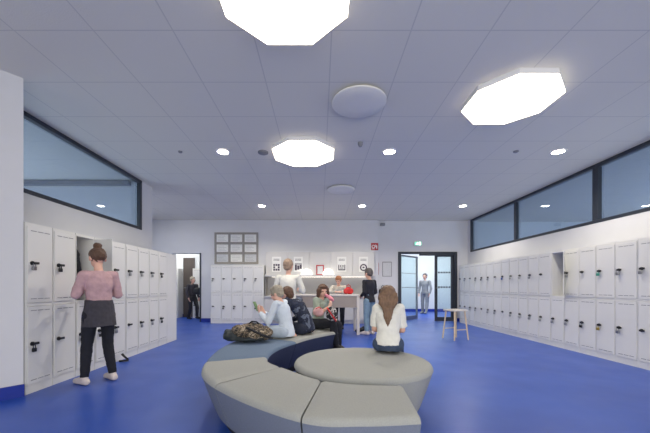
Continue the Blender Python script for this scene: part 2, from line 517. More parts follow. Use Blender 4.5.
DOWN = [(-1.41, 4.56, 'round recessed downlight left of the farthest octagonal light'),
        (1.01, 4.56, 'round recessed downlight between the two octagonal lights, near the larger round vent'),
        (3.46, 4.56, 'round recessed downlight nearest the right-hand windows, front row'),
        (-1.41, 7.6, 'small recessed downlight in the back row above the framed board'),
        (1.02, 7.6, 'small recessed downlight in the back row above the kitchen counter'),
        (3.46, 7.6, 'small recessed downlight in the back row above the glass door')]
proto = None
spot = bpy.data.lights.new('downlight_beam', 'SPOT')
spot.energy = 72; spot.spot_size = math.radians(150); spot.spot_blend = 0.6; spot.shadow_soft_size = 0.07; spot.color = (1.0, 0.915, 0.79)
for x, y, lab in DOWN:
    if proto is None:
        proto = thing('downlight', lab, 'downlight', (x, y, CEIL), 0, 'recessed downlights')
        bm = B(); rings(bm, [circ(V((0, 0, z)), V((1, 0, 0)), V((0, 1, 0)), r, r, 48) for r, z in ((0.098, -0.0005), (0.096, -0.010), (0.080, -0.012), (0.078, -0.004))], False); link('trim_ring', bm, M['trim'], proto, smooth=True, angle=40)
        bm = B(); lathe(bm, (0, 0, 0), [(0.077, -0.001), (0.077, -0.009), (0.06, -0.011)]); link('lens', bm, M['down'], proto)
    else:
        o = copy_tree(proto); o.location = (x, y, CEIL); o['label'] = lab
    l = bpy.data.objects.new('downlight_beam', spot); COL.objects.link(l); l.location = (x, y, CEIL - 0.03)

for x, y, r, lab in ((0.41, 3.31, 0.285, 'large round white ceiling vent between the octagonal lights'),
                     (0.42, 6.27, 0.27, 'round white ceiling vent farther back, in front of the back wall')):
    t = thing('ceiling_vent', lab, 'ceiling vent', (x, y, CEIL), 0, 'round ceiling vents')
    bm = B(); lathe(bm, (0, 0, 0), [(r * 0.80, -0.0005), (r * 0.80, -0.018)]); link('neck', bm, M['grey'], t, smooth=True, angle=40)
    bm = B(); lathe(bm, (0, 0, 0), [(r * 0.86, -0.018), (r, -0.022), (r, -0.034), (r * 0.97, -0.040), (r * 0.5, -0.044)]); link('disc', bm, M['vent'], t, smooth=True, angle=40)
for x, y, r, h, m_, nm, lab, cat in (
        (2.84, 4.55, 0.035, 0.025, 'grey', 'sprinkler', 'small grey sprinkler head near the right-hand downlight', 'sprinkler'),
        (-0.83, 4.58, 0.075, 0.035, 'grey', 'smoke_detector', 'grey smoke detector just left of the farthest octagonal light', 'smoke detector'),
        (-2.03, 4.56, 0.03, 0.025, 'grey', 'sprinkler', 'small grey sprinkler head near the left window end', 'sprinkler'),
        (0.55, 4.28, 0.035, 0.06, 'grey', 'motion_sensor', 'grey motion sensor between the two round vents', 'sensor')):
    bm = B(); lathe(bm, (0, 0, 0), [(r, -0.0005), (r, -h * 0.5), (r * 0.7, -h * 0.8), (r * 0.4, -h)], 24)
    o = link(nm, bm, M[m_], smooth=True, angle=40, loc=(x, y, CEIL)); tag(o, lab, cat)
o = link('wall_camera', box(B(), (-0.07, -0.09, -0.04), (0.07, 0, 0.04), 0.012), M['grey'], loc=(1.86, YB2, 2.89)); tag(o, 'small grey box mounted high on back wall near the corner', 'camera')

# ------------------------------------------------------------------ lockers
PITCH, LH, LD = 0.302, 1.65, 0.335
def make_locker(depth, w):
    t = thing('locker', '', 'locker')
    bm = B()
    th = 0.012
    box(bm, (0, 0, 0.0), (th, depth, LH)); box(bm, (w - th, 0, 0.0), (w, depth, LH)); box(bm, (th, depth - th, 0), (w - th, depth, LH))
    box(bm, (th, 0, LH - 0.032), (w - th, depth - th, LH)); box(bm, (th, 0.002, 0), (w - th, depth - th, 0.085)); box(bm, (th, 0, 0.845), (w - th, depth - th, 0.875))
    link('carcass', bm, M['locker'], t)
    for z0, z1 in ((0.088, 0.843), (0.877, LH - 0.034)):
        dw = w - 0.022
        d = link('door', box(B(), (-dw, -0.009, 0), (0, -0.001, z1 - z0), 0.002), M['locker'], t, loc=(w - 0.011, 0, z0))
        h = z1 - z0
        for zz in (0.035, h - 0.045):
            bm = B()
            for k in range(3):
                x0 = -dw + 0.035 + k * 0.075
                box(bm, (x0, -0.0105, zz), (x0 + 0.062, -0.0085, zz + 0.007))
            link('vent_row', bm, M['slot'], d)
        hz = h * 0.52
        bm = B()
        cyl(bm, (0, 0, 0), 0.02, 0.012, 16); bmesh.ops.rotate(bm, verts=bm.verts, cent=(0, 0, 0), matrix=Matrix.Rotation(PI / 2, 3, 'X'))
        bmesh.ops.translate(bm, verts=bm.verts, vec=(-dw + 0.045, -0.0085, hz))
        box(bm, (-dw + 0.035, -0.042, hz - 0.011), (-dw + 0.095, -0.024, hz + 0.013), 0.004)
        link('handle', bm, M['black'], d)
    return t

def make_padlock(m):
    bm = B()
    tube(bm, [(-0.012, -0.034, -0.035), (-0.012, -0.034, -0.012), (0, -0.034, 0.0), (0.012, -0.034, -0.012), (0.012, -0.034, -0.035)], 0.0035, 8)
    box(bm, (-0.02, -0.044, -0.072), (0.02, -0.024, -0.034), 0.005)
    return bm
ORD = ['first', 'second', 'third', 'fourth', 'fifth', 'sixth', 'seventh', 'eighth', 'ninth', 'tenth', 'eleventh', 'twelfth',
       'thirteenth', 'fourteenth', 'fifteenth', 'sixteenth', 'seventeenth', 'eighteenth', 'nineteenth', 'twentieth', 'twenty-first', 'twenty-second']
LPROTO = make_locker(LD, PITCH - 0.003)
proto_used = [False]
PLM = {}
def padlock(door, col):
    h = door_h
    bm = make_padlock(col)
    p = link('padlock', bm, M[col], door, smooth=False, loc=(-(PITCH - 0.025) + 0.045, 0, 0.755 * 0.52 - 0.006))
    return p
door_h = 0.755
def place_locker(x, y, rz, label, group, locks=(None, None)):
    o = LPROTO if not proto_used[0] else copy_tree(LPROTO)
    proto_used[0] = True
    o.location = (x, y, 0); o.rotation_euler = (0, 0, rz); o['label'] = label; o['group'] = group
    return o
placed = []
# right-hand row, counted from the glass door
NR, YR1 = 20, 9.15
for i in range(NR):
    yfar = YR1 - PITCH * i
    lab = 'white two-door locker, %s from the glass door in the right-hand row' % ORD[i]
    if i == 12:
        lab = 'white two-door locker with its upper door standing open in the right-hand row'
    locks = [rng.choice(['steel', 'steel', 'black', None]) for _ in range(2)]
    if i == 15: locks = ['brass', 'greenlock']
    if i == 16: locks = ['steel', 'steel']
    if i == 12: locks = ['steel', None]
    if i == 7: locks = [None, 'bluelock']
    placed.append((place_locker(RF, yfar, -PI / 2, lab, 'lockers along the right wall'), locks, i))
# left-hand row, counted from the near end
NL, YL0, PL = 9, 2.985, 0.307
for i in range(NL):
    lab = 'white two-door locker, %s from the near end of the left-hand row' % ORD[i]
    if i == 2:
        lab = 'white locker with open upper door in front of the person in pink, left row'
    locks = [rng.choice(['steel', 'black', None]), rng.choice(['steel', 'steel', 'black'])]
    if i == 0: locks = ['black', 'steel']
    if i == 1: locks = [None, 'black']
    placed.append((place_locker(LF, YL0 + PL * i, PI / 2, lab, 'lockers along the left wall'), locks, 100 + i))
# back row below the framed board
for i in range(5):
    lab = 'white two-door locker under the framed board on back wall, %s from left' % ORD[i]
    placed.append((place_locker(-3.10 + PITCH * i, YB - LD - 0.004, 0, lab, 'lockers under the framed board'), [rng.choice(['black', None]), rng.choice(['black', 'steel', None])], 200 + i))
# far passage lockers
for i, x in enumerate((-5.02, -4.24)):
    lab = ['white locker in the far passage, left of the brown door', 'white locker in the far passage, right of the brown door'][i]
    placed.append((place_locker(x, 10.8 - LD - 0.004, 0, lab, 'lockers in the far passage'), ['black', 'black'], 300 + i))
for o, locks, idn in placed:
    doors = sorted(kids(o, 'door'), key=lambda d: d.location.z)
    for d, l in zip(doors, locks):
        if l:
            padlock(d, l)
    if idn == 102:
        doors[1].rotation_euler.z = math.radians(76)
    if idn == 12:
        doors[1].rotation_euler.z = math.radians(140)
# blank end panel closing the left row
bm = B(); box(bm, (LF - 0.335, YL0 + PL * NL + 0.001, 0), (LF, 6.13, LH), 0.004)
tag(link('end_panel', bm, M['locker']), 'blank white panel closing the far end of the left locker row', 'panel')

# things inside the open lockers / at their feet
t = thing('hanging_jacket', 'dark jacket hanging inside the open left locker', 'jacket', (LF - 0.17, YL0 + PL * 2.5, 1.22))
bm = B(); cap(bm, (0, -0.07, 0.2), (0, -0.08, -0.22), 0.05, 0.07); cap(bm, (0, 0.05, 0.2), (0, 0.07, -0.25), 0.05, 0.07); ell(bm, (0, 0, 0.22), (0.05, 0.1, 0.06))
M['jacket_in'] = mat('dark_grey_cloth', (58, 58, 64), 0.9, 0.15)
voxel('jacket_body', bm, M['jacket_in'], 0.012, t, 4, 0.012, 14)
bm = B(); tube(bm, [(0, 0, 0.27), (0, 0, 0.33), (0.02, 0, 0.36), (0.03, 0, 0.385)], 0.004); link('hook', bm, M['steel'], t)
bm = B()
tube(bm, [(-0.055, -0.02, 0.008), (0.01, 0, 0.012), (0.05, 0.02, 0.018)], [0.014, 0.012, 0.016])
tube(bm, [(0.05, 0.02, 0.018), (0.0, 0.01, 0.065), (-0.03, 0.0, 0.105)], [0.014, 0.014, 0.018])
o = link('item', bm, M['black'], smooth=True); o.location = at(124, 362, 4.33); o.location.z = 0.004  # unidentified dark shape on the floor, modelled as a small angular piece
tag(o, 'small angular black doorstop standing on the floor by left lockers', 'item')

# ------------------------------------------------------------------ things on the back wall
bx0, bx1, bz0, bz1 = (214.7 - VX) * YB / F, (258.4 - VX) * YB / F, EYE + (VY - 264) * YB / F, EYE + (VY - 232.5) * YB / F
bz0 = max(bz0, LH + 0.02)
t = thing('framed_board', 'grey-brown framed board of nine white sheets above the back lockers', 'notice board', ((bx0 + bx1) / 2, YB, bz0))
W, H = bx1 - bx0, bz1 - bz0
bm = B()
fwid = 0.05
box(bm, (-W / 2, -0.012, 0), (W / 2, -0.0005, H))
xs = [-W / 2 + (W - fwid) * k / 3 for k in range(4)]
zs = [(H - fwid) * k / 3 for k in range(4)]
for x in xs: box(bm, (x, -0.03, 0), (x + fwid, -0.011, H), 0.003)
for z in zs: box(bm, (-W / 2, -0.029, z), (W / 2, -0.011, z + fwid), 0.003)
link('frame', bm, M['board'], t)
for r in range(3):
    for c in range(3):
        x0, z0 = xs[c] + fwid + 0.012, zs[r] + fwid + 0.012
        x1, z1 = xs[c + 1] - 0.012, zs[r + 1] - 0.012
        s = link('sheet', box(B(), (x0, -0.018, z0), (x1, -0.013, z1)), M['paper'] if (r, c) not in ((0, 0), (0, 2)) else M['paper2'], t)
        bm = B()
        for k in range(4):
            zz = z1 - 0.05 - k * 0.045
            if zz > z0 + 0.02:
                box(bm, (x0 + 0.04, -0.019, zz), (x1 - rng.uniform(0.04, 0.14), -0.0182, zz + 0.006))
        link('print', bm, M['slot'], s)

# kitchenette
KX0, KW = -1.56, 0.625
CT = 0.78
for i in range(5):
    w = KW - 0.003
    t = thing('base_cabinet', 'white base cabinet under the kitchen counter, %s from the left' % ORD[i], 'cabinet', (KX0 + KW * i, YB - 0.5, 0), 0, 'kitchen base cabinets')
    bm = B(); box(bm, (0, 0.02, 0.10), (w, 0.495, CT - 0.04)); box(bm, (0, 0.07, 0), (w, 0.495, 0.10)); link('body', bm, M['cab'], t)
    d = link('door', box(B(), (0.004, 0, 0.105), (w - 0.004, 0.018, CT - 0.046), 0.002), M['cab'], t)
    bm = B(); tube(bm, [(w - 0.05, 0, 0.48), (w - 0.05, -0.025, 0.48), (w - 0.05, -0.025, 0.62), (w - 0.05, 0, 0.62)], 0.005); link('handle', bm, M['steel'], d)
o = link('worktop', box(B(), (KX0 - 0.01, YB - 0.53, CT - 0.04), (KX0 + 5 * KW + 0.01, YB - 0.001, CT), 0.004), M['cab']); tag(o, 'long pale worktop running along the back wall', 'worktop')
UZ = 1.37
o = link('backsplash', box(B(), (KX0, YB - 0.012, CT + 0.001), (KX0 + 5 * KW, YB - 0.0005, UZ - 0.001)), M['splash']); tag(o, 'grey backsplash panel between worktop and wall cabinets', 'backsplash')
o = link('niche_side', box(B(), (KX0, YB - 0.33, CT + 0.001), (KX0 + 0.02, YB - 0.013, UZ - 0.046), 0.002), M['board']); tag(o, 'grey side panel at the left end of the kitchen niche', 'panel')
SHD = 0.42
t = thing('shelf', 'long white shelf under the wall cabinets with the dome lamps', 'shelf', (KX0, YB - SHD, UZ - 0.025))
link('board', box(B(), (0, 0, -0.018), (5 * KW, SHD - 0.013, 0.024), 0.003), M['cab'], t)
link('led_strip', box(B(), (0.15, SHD - 0.10, -0.026), (5 * KW - 0.1, SHD - 0.07, -0.0185)), M['strip'], t)
for i in range(5):
    w = KW - 0.003
    t = thing('wall_cabinet', ['white wall cabinet nearest the framed board, with a dark pictogram', 'white wall cabinet with a pictogram, second from left above the counter',
              'middle white wall cabinet with the red-framed notice', 'white wall cabinet right of the red-framed notice', 'white wall cabinet nearest the glass door, with a round pictogram'][i],
              'cabinet', (KX0 + KW * i, YB - 0.22, UZ), 0, 'kitchen wall cabinets')
    link('body', box(B(), (0, 0.02, 0), (w, 0.219, 0.665)), M['cab'], t)
    d = link('door', box(B(), (0.003, 0, 0.003), (w - 0.003, 0.018, 0.662), 0.002), M['cab'], t)
    if i != 2:
        s = link('pictogram_sheet', box(B(), (w / 2 - 0.13, -0.003, 0.10), (w / 2 + 0.13, -0.0005, 0.53)), M['paper'], d)
        bm = B()
        cx = w / 2
        yy0, yy1 = -0.005, -0.003
        for k in range(2):       # two lines of lettering
            for q in range(5):
                box(bm, (cx - 0.085 + q * 0.035, yy0, 0.45 - k * 0.035), (cx - 0.06 + q * 0.035, yy1, 0.47 - k * 0.035))
        link('lettering', bm, M['ink'], s)
        bm = B()
        if i == 0:
            for a in range(3):
                for b in range(3):
                    if (a, b) != (1, 1): box(bm, (cx - 0.095 + a * 0.065, yy0, 0.13 + b * 0.068), (cx - 0.042 + a * 0.065, yy1, 0.185 + b * 0.068))
        elif i == 1:
            for a in range(3):
                box(bm, (cx - 0.10 + a * 0.07, yy0, 0.14 + 0.02 * a), (cx - 0.04 + a * 0.07, yy1, 0.30 - 0.02 * (a % 2)))
            box(bm, (cx - 0.10, yy0, 0.31), (cx + 0.10, yy1, 0.335))
        elif i == 3:
            box(bm, (cx - 0.10, yy0, 0.14), (cx + 0.10, yy1, 0.17)); box(bm, (cx - 0.10, yy0, 0.17), (cx - 0.075, yy1, 0.30)); box(bm, (cx + 0.075, yy0, 0.17), (cx + 0.10, yy1, 0.30))
            for a in (-0.045, 0.02): box(bm, (cx + a, yy0, 0.24), (cx + a + 0.03, yy1, 0.29))
            box(bm, (cx - 0.05, yy0, 0.195), (cx + 0.05, yy1, 0.215))
        else:
            for a in range(16):
                an = 2 * PI * a / 16
                p = V((cx + 0.085 * math.cos(an), 0, 0.22 + 0.085 * math.sin(an)))
                box(bm, (p.x - 0.02, yy0, p.z - 0.02), (p.x + 0.02, yy1, p.z + 0.02))
            box(bm, (cx - 0.03, yy0, 0.20), (cx + 0.03, yy1, 0.245))
        link('pictogram', bm, M['inkd'], s)
# red framed notice leaning on the shelf in front of the middle cabinet
t = thing('red_framed_notice', 'small red-framed notice standing on the shelf between the dome lamps', 'notice', (KX0 + KW * 2.5, YB - 0.245, UZ + 0.0005))
bm = B()
for lo, hi in (((-0.11, -0.008, 0), (0.11, 0.008, 0.03)), ((-0.11, -0.008, 0.26), (0.11, 0.008, 0.29)), ((-0.11, -0.008, 0.03), (-0.08, 0.008, 0.26)), ((0.08, -0.008, 0.03), (0.11, 0.008, 0.26))):
    box(bm, lo, hi, 0.002)
link('frame', bm, M['red'], t)
link('card', box(B(), (-0.08, -0.003, 0.03), (0.08, 0.003, 0.26)), M['paper2'], t)
for px, lab in ((306.8, 'white half-dome lamp on the shelf left of the red-framed notice'), (328.2, 'white half-dome lamp on the shelf right of the red-framed notice')):
    y = YB - SHD + 0.19
    t = thing('dome_lamp', lab, 'lamp', ((px - VX) * y / F, y - 0.035, UZ), 0, 'white dome lamps')
    bm = B()
    pr = [(0.155 * math.cos(math.radians(a)), 0.006 + 0.172 * math.sin(math.radians(a))) for a in range(0, 88, 8)]
    lathe(bm, (0, 0, 0), pr, 36); link('dome', bm, M['dome'], t, smooth=True, angle=60)
    bm = B(); lathe(bm, (0, 0, 0), [(0.14, 0.0005), (0.14, 0.006)], 36); link('base', bm, M['trim'], t)

# fire hose sign, emergency exit sign, red strip, notice
t = thing('fire_sign', 'square red fire equipment sign high on the back wall', 'sign', ((374.6 - VX) * YB / F, YB, EYE + (VY - 246.6) * YB / F))
link('plate', box(B(), (-0.105, -0.008, -0.105), (0.105, -0.0005, 0.105)), M['red'], t)
bm = B()
yy0, yy1 = -0.010, -0.008
for a in range(14):
    an = 2 * PI * a / 14
    box(bm, (-0.035 + 0.042 * math.cos(an) - 0.010, yy0, 0.0 + 0.042 * math.sin(an) - 0.010), (-0.035 + 0.042 * math.cos(an) + 0.010, yy1, 0.042 * math.sin(an) + 0.010))
box(bm, (-0.075, yy0, -0.075), (0.0, yy1, -0.06)); box(bm, (0.02, yy0, -0.01), (0.035, yy1, 0.06)); box(bm, (0.045, yy0, -0.06), (0.075, yy1, 0.02)); box(bm, (0.052, yy0, 0.02), (0.068, yy1, 0.05))
link('pictogram', bm, M['paper'], t)
t = exit_t = thing('exit_sign', 'small lit green exit sign above the glass door', 'sign', ((417.5 - VX) * YB2 / F, YB2, EYE + (VY - 243.8) * YB2 / F))
link('housing', box(B(), (-0.14, -0.05, -0.075), (0.14, -0.0005, 0.085), 0.006), M['trim'], t)
link('panel', box(B(), (-0.125, -0.053, -0.065), (0.125, -0.0505, 0.065)), M['green_sign'], t)
bm = B()
yy0, yy1 = -0.055, -0.053
box(bm, (0.03, yy0, -0.055), (0.10, yy1, 0.055))                       # doorway
def strip2(bm, a, b, w):
    a, b = V((a[0], 0, a[1])), V((b[0], 0, b[1])); d = (b - a).normalized(); n = V((-d.z, 0, d.x)) * w
    r = [a + n, b + n, b - n, a - n]
    rings(bm, [[V((p.x, yy0, p.z)) for p in r], [V((p.x, yy1, p.z)) for p in r]])
for a, b, w in (((-0.03, 0.02), (-0.045, -0.015), 0.011), ((-0.045, -0.015), (-0.015, -0.03), 0.006), ((-0.015, -0.03), (-0.02, -0.055), 0.006), ((-0.045, -0.015), (-0.065, -0.035), 0.006), ((-0.065, -0.035), (-0.09, -0.035), 0.006),
                ((-0.03, 0.018), (-0.005, 0.005), 0.005), ((-0.03, 0.018), (-0.06, 0.012), 0.005), ((-0.06, 0.012), (-0.07, -0.005), 0.005), ((-0.026, 0.032), (-0.018, 0.046), 0.010)):
    strip2(bm, a, b, w)
link('pictogram', bm, M['sign_white'], t)
exit_t.scale = (.8, 1, .8)
o = link('wall_strip', box(B(), (1.722, YB2 - 0.10, EYE + 12 * YB2 / F), (1.735, YB2 - 0.005, EYE + 24 * YB2 / F)), M['red']); tag(o, 'narrow red sign projecting at the wall corner beside the notice frame', 'sign')
t = thing('notice_frame', 'thin framed notice on the wall left of the glass door', 'notice', ((387 - VX) * YB2 / F, YB2, EYE + 10.5 * YB2 / F))
bm = B()
for lo, hi in (((-0.14, -0.014, 0), (0.14, -0.0005, 0.012)), ((-0.14, -0.014, 0.42), (0.14, -0.0005, 0.44)), ((-0.14, -0.014, 0.012), (-0.125, -0.0005, 0.42)), ((0.125, -0.014, 0.012), (0.14, -0.0005, 0.42))):
    box(bm, lo, hi, 0.002)
link('frame', bm, M['grey'], t); link('sheet', box(B(), (-0.125, -0.006, 0.012), (0.125, -0.001, 0.42)), M['paper2'], t)
t = thing('wall_bag', 'dark cloth bag hung on the wall below the notice frame', 'bag', ((382.5 - VX) * YB2 / F, YB2 - 0.09, EYE - 6 * YB2 / F))
bm = B(); box(bm, (-0.12, -0.06, -0.14), (0.12, 0.06, 0.12), 0.04, 3); M['darkbag'] = mat('dark_brown_bag', (52, 46, 46), 0.8, 0.15); link('bag_body', bm, M['darkbag'], t, smooth=True)
bm = B(); tube(bm, [(-0.06, 0, 0.11), (-0.04, 0.03, 0.2), (0, 0.06, 0.23), (0.04, 0.03, 0.2), (0.06, 0, 0.11)], 0.008); link('strap', bm, M['darkbag'], t)
bm = B(); tube(bm, [(0, 0.088, 0.225), (0, 0.045, 0.215), (0, 0.04, 0.235)], 0.008); link('hook', bm, M['steel'], t)

# ------------------------------------------------------------------ curved bench and pouf
SEAT = 0.42
inner = [(0.515, 1.97), (0.27, 1.985), (0.01, 2.08), (-0.22, 2.335), (-0.42, 2.60), (-0.465, 2.88), (-0.42, 3.20), (-0.30, 3.50), (-0.14, 3.83), (0.03, 4.07), (0.25, 4.32)]
outer = [(0.475, 1.475), (0.20, 1.45), (-0.09, 1.49), (-0.545, 1.86), (-0.86, 2.28), (-0.985, 2.82), (-1.0, 3.36), (-0.90, 3.85), (-0.62, 4.36), (-0.28, 4.68), (0.20, 4.93)]
def spline(pts, s):
    n = len(pts) - 1
    x = s * n; i = min(int(x), n - 1); t = x - i
    g = lambda k: V(pts[max(0, min(n, k))])
    p0, p1, p2, p3 = g(i - 1), g(i), g(i + 1), g(i + 2)
    return 0.5 * ((2 * p1) + (p2 - p0) * t + (2 * p0 - 5 * p1 + 4 * p2 - p3) * t * t + (3 * p1 - p0 - 3 * p2 + p3) * t ** 3)
def bench_module(s0, s1, label, top_m, side_m, inner_m=None):
    n = 18
    base = (spline(inner, (s0 + s1) / 2) + spline(outer, (s0 + s1) / 2)) / 2
    t = thing('curved_bench_module', label, 'bench', (base.x, base.y, 0), 0, 'modules of the curved bench')
    TAP, Z0, R = 0.115, 0.09, 0.035
    tops, sides, plin = [], [], []
    for k in range(n + 1):
        s = s0 + (s1 - s0) * k / n
        eps = 0.0
        i_, o_ = spline(inner, s), spline(outer, s)
        # slightly shrink the two ends so modules do not touch
        i_ = V((i_.x - base.x, i_.y - base.y, 0)); o_ = V((o_.x - base.x, o_.y - base.y, 0))
        d = (o_ - i_).normalized(); w = (o_ - i_).length
        endr = 0.0
        if k == 0 or k == n: endr = 0.012
        P = lambda q, z: i_ + d * q + V((0, 0, z))
        arc = [(R - R * math.cos(math.radians(a)), SEAT - R + R * math.sin(math.radians(a))) for a in (0, 25, 50, 70, 90)]
        z_top = [(q, z - endr * max(0, (z - (SEAT - R)) / R)) for q, z in arc] + [(q, SEAT - endr) for q in (w * 0.25, w * 0.5, w * 0.75)] + [(w - q, z - endr * max(0, (z - (SEAT - R)) / R)) for q, z in reversed(arc)]
        tops.append([P(q, z) for q, z in z_top] + [P(w - R, SEAT - R - 0.01), P(R, SEAT - R - 0.01)])
        zc = SEAT - R - 0.001
        sides.append([P(0.001, zc), P(w - 0.001, zc), P(w - TAP * 0.5, (zc + Z0) / 2 - 0.01), P(w - TAP, Z0), P(TAP, Z0), P(TAP * 0.5, (zc + Z0) / 2 - 0.01)])
        plin.append([P(w - TAP - 0.06, Z0), P(w - TAP - 0.06, 0.0), P(TAP + 0.06, 0.0), P(TAP + 0.06, Z0)])
    bm = B()
    # ease the ends
    rings(bm, tops); link('seat_top', bm, top_m, t, smooth=True, angle=50)
    bm = B(); rings(bm, sides)
    so = link('side_cover', bm, side_m, t, smooth=True, angle=40)
    bm = B(); rings(bm, plin); link('plinth', bm, M['plinth'], t)
    return t
def bench_cut(pts):
    return pts
G = 0.0012
bench_module(0.0, 0.20 - G, 'grey curved bench module at the near right end, closest to the camera', M['top_fabric'], M['side_fabric'])
bench_module(0.20 + G, 0.335 - G, 'grey curved bench module in front, second from near end', M['top_fabric'], M['side_fabric'])
bench_module(0.335 + G, 0.46 - G, 'short grey bench module at the left bend, beside the blue one', M['top_fabric'], M['side_fabric'])
bench_module(0.46 + G, 0.72 - G, 'light blue bench module under the backpack and the blond child', M['blue_fabric'], M['navy_fabric'])
bench_module(0.72 + G, 1.0, 'grey bench module at the far end, next to the kitchen table', M['top_fabric'], M['navy_fabric'])

PX, PY, PR = 0.35, 2.63, 0.565
t = thing('round_pouf', 'round grey upholstered pouf with a girl sitting on it', 'pouf', (PX, PY, 0))
R = 0.04
pr = [(PR - 0.0, SEAT - R - 0.0)] + [(PR - R + R * math.cos(math.radians(a)), SEAT - R + R * math.sin(math.radians(a))) for a in (20, 45, 70, 90)] + [(PR * 0.5, SEAT + 0.004), (0.01, SEAT + 0.006)]
bm = B(); lathe(bm, (0, 0, 0), [(PR - 0.03, SEAT - R - 0.008)] + pr, 72); link('seat_top', bm, M['top_fabric'], t, smooth=True, angle=50)
bm = B(); lathe(bm, (0, 0, 0), [(PR - 0.10, 0.09), (PR - 0.05, 0.23), (PR - 0.002, SEAT - R - 0.001)], 72)
link('side_cover', bm, M['top_fabric'], t, smooth=True, angle=50)
bm = B(); lathe(bm, (0, 0, 0), [(PR - 0.19, 0), (PR - 0.19, 0.09)], 48); link('plinth', bm, M['plinth'], t)

# ------------------------------------------------------------------ table, stool, bags
TX0, TX1, TY0, TY1, TZ = -0.62, 0.85, 6.72, 7.42, 0.868
t = thing('high_table', 'high pale table with a grey apron in front of the kitchen counter', 'table', ((TX0 + TX1) / 2, (TY0 + TY1) / 2, 0))
hx, hy = (TX1 - TX0) / 2, (TY1 - TY0) / 2
link('tabletop', box(B(), (-hx, -hy, TZ - 0.035), (hx, hy, TZ), 0.004), M['tabletop'], t)
link('apron', box(B(), (-hx + 0.06, -hy + 0.02, TZ - 0.28), (hx - 0.06, -hy + 0.04, TZ - 0.036)), M['apron'], t)
for sx in (-1, 1):
    for sy in (-1, 1):
        link('leg', box(B(), (sx * (hx - 0.03) - 0.03, sy * (hy - 0.035) - 0.03, 0), (sx * (hx - 0.03) + 0.03, sy * (hy - 0.035) + 0.03, TZ - 0.036), 0.004), M['tabletop'], t)
t = thing('stool', 'pale birch stool standing alone beside the right-hand lockers', 'stool', (2.68, 6.22, 0), math.radians(18))
link('seat', box(B(), (-0.16, -0.16, 0.555), (0.16, 0.16, 0.585), 0.006), M['tabletop'], t)
for sx in (-1, 1):
    for sy in (-1, 1):
        bm = B(); cap(bm, (sx * 0.12, sy * 0.12, 0.554), (sx * 0.165, sy * 0.165, 0.0), 0.016, 0.013, 10, True, True); link('leg', bm, M['wood'], t, smooth=True, angle=40)
bm = B()
for a, b in (((-1, -1), (1, -1)), ((1, 1), (-1, 1))):
    cap(bm, (a[0] * 0.148, a[1] * 0.148, 0.20), (b[0] * 0.148, b[1] * 0.148, 0.20), 0.009, 0.009, 8)
link('stretcher', bm, M['wood'], t, smooth=True)

def sack(name, label, cat, loc, rz, shapes, m, vox=0.012, disp=0.008, dscale=14):
    t = thing(name, label, cat, loc, rz)
    bm = B()
    for c, r in shapes: ell(bm, c, r)
    voxel('bag_body', bm, m, vox, t, 4, disp, dscale)
    return t
M['redbag'] = mat('red_nylon', (206, 40, 44), 0.5, 0.15)
t = sack('red_bag', 'bright red bag with handles standing on the high table', 'bag', (0.635, 7.0, TZ), 0.1, [((0, 0, 0.075), (0.115, 0.06, 0.075)), ((-0.05, 0, 0.05), (0.06, 0.06, 0.05)), ((0.05, 0, 0.05), (0.06, 0.06, 0.05)), ((0, 0, 0.12), (0.06, 0.035, 0.05))], M['redbag'])
bm = B(); tube(bm, [(-0.045, 0, 0.14), (-0.04, 0, 0.19), (0, 0, 0.215), (0.04, 0, 0.19), (0.045, 0, 0.14)], 0.008); link('handle', bm, M['redbag'], t, smooth=True)
M['blackbag'] = mat('black_nylon', (28, 30, 36), 0.7, 0.2)
t = sack('floor_bag', 'black bag lying on the floor at the feet of the child in black', 'bag', (0.93, 7.02, 0), 0.2, [((0, 0, 0.06), (0.13, 0.09, 0.06)), ((0.06, 0.02, 0.09), (0.08, 0.07, 0.06)), ((-0.08, -0.01, 0.05), (0.07, 0.07, 0.05))], M['blackbag'])
bm = B(); tube(bm, [(-0.08, -0.06, 0.06), (-0.03, -0.10, 0.09), (0.04, -0.09, 0.11), (0.09, -0.05, 0.09)], 0.009); link('strap', bm, M['blackbag'], t, smooth=True)

# big camouflage backpack on the bench
M['camo'] = patches('camo_cloth', [(34, 34, 34), (72, 64, 54), (134, 118, 98), (48, 44, 40), (168, 154, 134)], 11, 0.85, 2.2)
M['teal'] = mat('dark_teal_nylon', (38, 46, 50), 0.7, 0.3, 20, 0.3, 40)
c = (-0.79, 3.50)
t = thing('camo_backpack', 'camouflage backpack lying on the light blue bench module', 'backpack', (c[0], c[1], SEAT + 0.012), math.radians(6))
bm = B()
for cc, r in (((0, 0, 0.095), (0.19, 0.12, 0.095)), ((0.04, 0.0, 0.12), (0.13, 0.10, 0.08)), ((-0.09, 0, 0.105), (0.11, 0.10, 0.075)), ((0.16, 0, 0.08), (0.10, 0.10, 0.075)), ((0.08, -0.07, 0.08), (0.10, 0.06, 0.07))):
    ell(bm, cc, r)
voxel('main_bag', bm, M['camo'], 0.011, t, 3, 0.016, 16)
bm = B()
for cc, r in (((-0.18, -0.03, 0.055), (0.10, 0.085, 0.055)), ((-0.22, 0.0, 0.075), (0.06, 0.07, 0.055)), ((-0.02, -0.05, 0.03), (0.22, 0.085, 0.03))):
    ell(bm, cc, r)
voxel('base_panel', bm, M['teal'], 0.011, t, 3, 0.010, 18)
bm = B(); tube(bm, [(-0.02, -0.10, 0.16), (0.06, -0.14, 0.13), (0.14, -0.14, 0.09), (0.22, -0.10, 0.05), (0.25, -0.04, 0.03)], 0.014); link('strap', bm, M['blackbag'], t, smooth=True)
bm = B(); tube(bm, [(0.0, 0.0, 0.19), (0.03, -0.02, 0.215), (0.08, -0.02, 0.212), (0.11, 0.0, 0.185)], 0.008); link('handle', bm, M['blackbag'], t, smooth=True)

